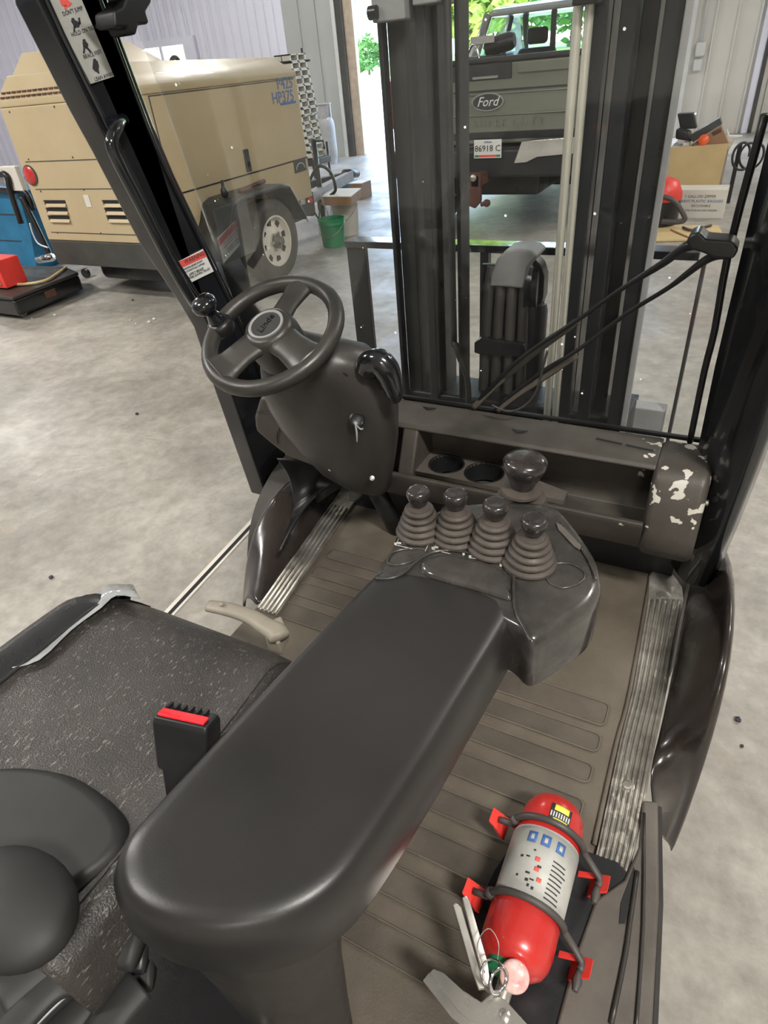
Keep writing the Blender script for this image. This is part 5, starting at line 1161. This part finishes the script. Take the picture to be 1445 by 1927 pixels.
# ================================================================ LEFT: blue machine, dolly, red tool box
bl = thing('blue_machine', (-6.8, 4.75, 0), 'blue steel shop machine with black arms at the left edge', 'machine')
YM = 4.5
def mp(x, y, Y=YM): return PY(x, y, Y)
bm = bmesh.new(); badd_loft(bm, [[V((-7.6, YM, p.z)), p, p+V((0, .5, 0)), V((-7.6, YM+.5, p.z))] for p in (mp(72, 520), mp(58, 440), mp(34, 362))]); obj('cabinet', bm, M['bluepaint'], bl, bevel=.01)
for y in (405, 455): p = mp(50, y); box('cabinet_seam', -7.5, p.x-.08, YM-.006, YM, p.z, p.z+.008, M['ink'], bl)
box('base_skid', -7.6, mp(76, 520).x, YM, YM+.55, 0, mp(72, 520).z, M['mast'], bl, .01)
tube('arm', [mp(-60, 352, 4.45), mp(20, 358, 4.45), mp(48, 362, 4.45), mp(62, 395, 4.45)], .03, M['black'], bl)
tube('arm', [mp(-10, 328, 4.4), mp(12, 330, 4.4), mp(20, 360, 4.4), mp(40, 420, 4.4)], .03, M['black'], bl)
tube('column', [mp(40, 370, 4.4), mp(60, 410, 4.4), mp(100, 492, 4.4)], .03, M['black'], bl)
tube('air_line', [mp(56, 420, 4.35), mp(62, 440, 4.35), mp(72, 458, 4.35), mp(90, 466, 4.35)], .008, M['wallwhite'], bl)
p = mp(18, 340, 4.4); box('control_box', p.x-.12, p.x+.12, 4.42, 4.48, p.z-.10, p.z+.12, M['carton'], bl, .01)
tube('filter_bowl', [mp(72, 488, 4.35), mp(98, 484, 4.35)], .04, M['chrome'], bl, sm=0)
dl = thing('wheeled_platform', (-5.7, 3.6, 0), 'low black wheeled platform with a yellow hose on top', 'platform')
dp = [PZ(x, y, .20) for x, y in ((-90, 548), (22, 560), (147, 512), (122, 501), (-40, 498))]
prism('deck', dp, (0, 0, -.03), M['plastic'], dl, bevel=.01)
prism('base', [V((p.x, p.y, .04)) for p in dp], (0, 0, .13), M['gloss'], dl, bevel=.02)
tube('hose', [PZ(x, y, .215) for x, y in ((-30, 535), (40, 535), (85, 528), (112, 512), (124, 503))], .012, M['yellow'] if 0 else M['ply'], dl)
q = lerp(dp[1], dp[2], .5); dq = (dp[2]-dp[1]).normalized(); nn = V((dq.y, -dq.x, 0))
prism('maker_plate', [V((q.x, q.y, .09))+nn*.003-dq*.06, V((q.x, q.y, .09))+nn*.003+dq*.06, V((q.x, q.y, .15))+nn*.003+dq*.06, V((q.x, q.y, .15))+nn*.003-dq*.06], nn*.002, M['rust'], dl)
for x, y in ((38, 598), (160, 524)):
    c = PZ(x, y, .0); lathe('caster', [(.012, -.02), (.045, -.018), (.045, .018), (.012, .02)], (c.x+.0, c.y+.03, .046), (nn if x < 100 else dq), M['steel'] if x < 100 else M['truckdark'], dl, 20)
rb = PZ(20, 505, .35); r_ = thing('toolbox', (rb.x-.1, rb.y, .21), 'red and tan toolbox standing on the black platform', 'toolbox')
box('case', rb.x-.35, rb.x+.02, rb.y-.12, rb.y+.1, .21, .44, M['redplastic'], r_, .01); box('front_plate', rb.x-.33, rb.x-.03, rb.y-.13, rb.y-.12, .24, .45, M['wood'], r_, .004)

# ================================================================ RIGHT PILE
YP = 7.9
def yp(px, Y, dep, name, m, label, cat, bev=.004):
    o = prism(name, [PY(x, y, Y) for x, y in px], (0, dep, 0), m, bevel=bev); return top(o, label, cat)
zf = PY(1300, 378, 7.95).z
table = thing('workbench', (-.5, 8.3, 0), 'low wooden workbench faced with a plywood sheet by the right wall', 'bench')
prism('plywood_front', [PY(x, y, 7.95) for x, y in ((1262, 278), (1371, 270), (1346, 375), (1250, 375))], (0, .02, 0), M['ply'], table, bevel=.002)
tz = PY(1300, 276, 7.95).z; tx0 = PY(1262, 278, 7.95).x; tx1 = PY(1371, 270, 7.95).x
box('bench_top', tx0, tx1+.02, 7.97, 8.6, tz-.04, tz, M['wood'], table, .004)
for x in (tx0+.04, tx1-.04):
    for y in (8.02, 8.54): box('leg', x-.03, x+.03, y-.03, y+.03, 0, tz-.04, M['wood'], table)
def ontop(px, Y, dep, name, m, label, cat, bev=.004): return yp(px, Y, dep, name, m, label, cat, bev)
fb_ = ontop([(1300, 273), (1357, 236), (1371, 270), (1330, 272)], 8.0, .05, 'picture_board', M['card'], 'tilted brown board with a dark cover leaning on the workbench', 'board')
ch_ = prism('dark_cover', [PY(x, y, 7.99) for x, y in ((1296, 256), (1354, 222), (1358, 234), (1304, 268))], (0, .12, 0), M['mastgrey'], None, bevel=.003); ch_.parent = fb_; ch_.location = ch_.location-fb_.location
ch_ = prism('red_patch', [PY(x, y, 7.997) for x, y in ((1338, 250), (1356, 240), (1358, 248), (1342, 256))], (0, .002, 0), M['rust'], None); ch_.parent = fb_; ch_.location = ch_.location-fb_.location
ontop([(1274, 214), (1305, 213), (1311, 242), (1280, 244)], 8.2, .12, 'metal_box', M['mast'], 'dark metal box standing at the back of the workbench', 'box', .012)
ontop([(1272, 242), (1298, 248), (1302, 267), (1270, 262)], 8.05, .15, 'tool_case', M['black'], 'black rounded case on the left of the workbench', 'case', .02)
c = PY(1324, 264, 7.98); top(lathe('orange_cap', [(.045, 0), (.05, .02), (.03, .035), (0, .04)], c, (0, -1, .3), M['orange']), 'bright orange round cap at the front of the workbench', 'cap')
c = PY(1290, 262, 8.0); ontop([(1285, 268), (1298, 268), (1297, 277), (1284, 277)], 8.02, .1, 'paper_cup', M['carton'], 'small pale cup beside the black case on the workbench', 'cup')
ontop([(1368, 243), (1372, 255), (1397, 255), (1396, 258), (1366, 262)], 8.1, .05, 'plastic_funnel', M['white'], 'white pointed plastic funnel right of the tilted board', 'funnel')
cb_ = PY(1392, 290, 8.2); top(tube('cable_coil', [V((cb_.x+.09*cos(t)+.01*t, 8.10+.03*sin(t*1.3), tz-.12+.12*sin(t))) for t in [k*.5 for k in range(30)]], .012, M['truckdark'], seg=6), 'dark coiled cable hanging off the right end of the workbench', 'cable')
pz = PY(1385, 310, 8.25); box_ = box('post', pz.x-.02, pz.x+.02, 8.2, 8.24, 0, tz-.02, M['mast'], None); top(box_, 'dark steel post under the coiled cable', 'post')
# carton
ctp = [PY(x, y, 7.35) for x, y in ((1263, 372), (1367, 376), (1360, 411), (1254, 406))]
cx0, cx1 = PZ(1255, 408, 0).x, PZ(1358, 413, 0).x; cy_ = PZ(1300, 411, 0).y
ct = box('carton', cx0, cx1, cy_, cy_+.26, 0, .26, M['carton'], None, .003); top(ct, 'white printed carton on the floor in front of the plywood sheet', 'box')
for i, (s, sz, mm) in enumerate((('1 GALLON ZIPPER', .035, 'ink'), ('HEAVY PLASTIC BAGGIES', .036, 'blueink'), ('RECLOSABLE', .03, 'ink'), ('FOR STORAGE AND FREEZER', .022, 'ink'))):
    t = text('carton_lettering', s, sz, (cx0+.28+.01*i, cy_-.001, .20-.042*i), (1, 0, 0), (0, 0, 1), M[mm], ct, .0006, 'CENTER')
# flat cardboard / pallet
fp_ = [PZ(x, y, .02) for x, y in ((1236, 423), (1352, 424), (1365, 448), (1228, 452))]
o = prism('cardboard_sheet', fp_, (0, 0, -.015), M['ply'], None); top(o, 'flat pale cardboard sheet lying on the floor below the carton', 'cardboard')
# red vacuum with hose
vc = PZ(1236, 425, 0); vq = thing('shop_vacuum', (vc.x, vc.y, 0), 'red and black shop vacuum half hidden behind the mast', 'vacuum')
lathe('drum', [(.17, .02), (.18, .06), (.18, .24)], (vc.x, vc.y, 0), (0, 0, 1), M['black'], vq, 24); lathe('lid', [(.185, .24), (.18, .30), (.13, .40), (.05, .43)], (vc.x, vc.y, 0), (0, 0, 1), M['redplastic'], vq, 24)
tube('vacuum_hose', [PY(x, y, 6.9) for x, y in ((1248, 370), (1268, 378), (1284, 400), (1288, 414), (1272, 418), (1245, 416))], .022, M['strap'], vq, seg=10)
top(tube('power_cord', [PZ(x, y, .034) for x, y in ((1285, 428), (1300, 433), (1318, 429), (1338, 424))], .012, M['strap'], seg=8), 'dark cord lying on the pale cardboard sheet', 'cord')
top(tube('power_cord', [PZ(x, y, .028) for x, y in ((1262, 432), (1278, 439), (1295, 446))], .007, M['card'], seg=8), 'thin brown cord end crossing the cardboard sheet', 'cord')

# debris on the floor
random.seed(3)
for (x, y, r) in ((245, 604, .010), (256, 610, .009), (281, 607, .013), (290, 602, .015), (104, 594, .012), (60, 600, .006), (258, 780, .010), (250, 566, .011), (1388, 1356, .009), (1396, 1405, .005), (1297, 1462, .005), (97, 1088, .010)):
    c = PZ(x, y, 0); dark = y in (780, 566, 1356, 1405, 1462, 1088)
    bm = bmesh.new(); bmesh.ops.create_icosphere(bm, subdivisions=1, radius=r)
    for v in bm.verts: v.co = V((v.co.x*random.uniform(.8, 1.3), v.co.y*random.uniform(.8, 1.3), v.co.z*.7))+V((c.x, c.y, r*.6))
    top(obj('pebble', bm, M['ink'] if dark else M['rim']), 'small dark crumb of dirt on the concrete floor' if dark else 'small pale pebble on the floor in front of the compressor', 'pebble', 'dark crumbs on the floor' if dark else 'pale pebbles by the compressor')
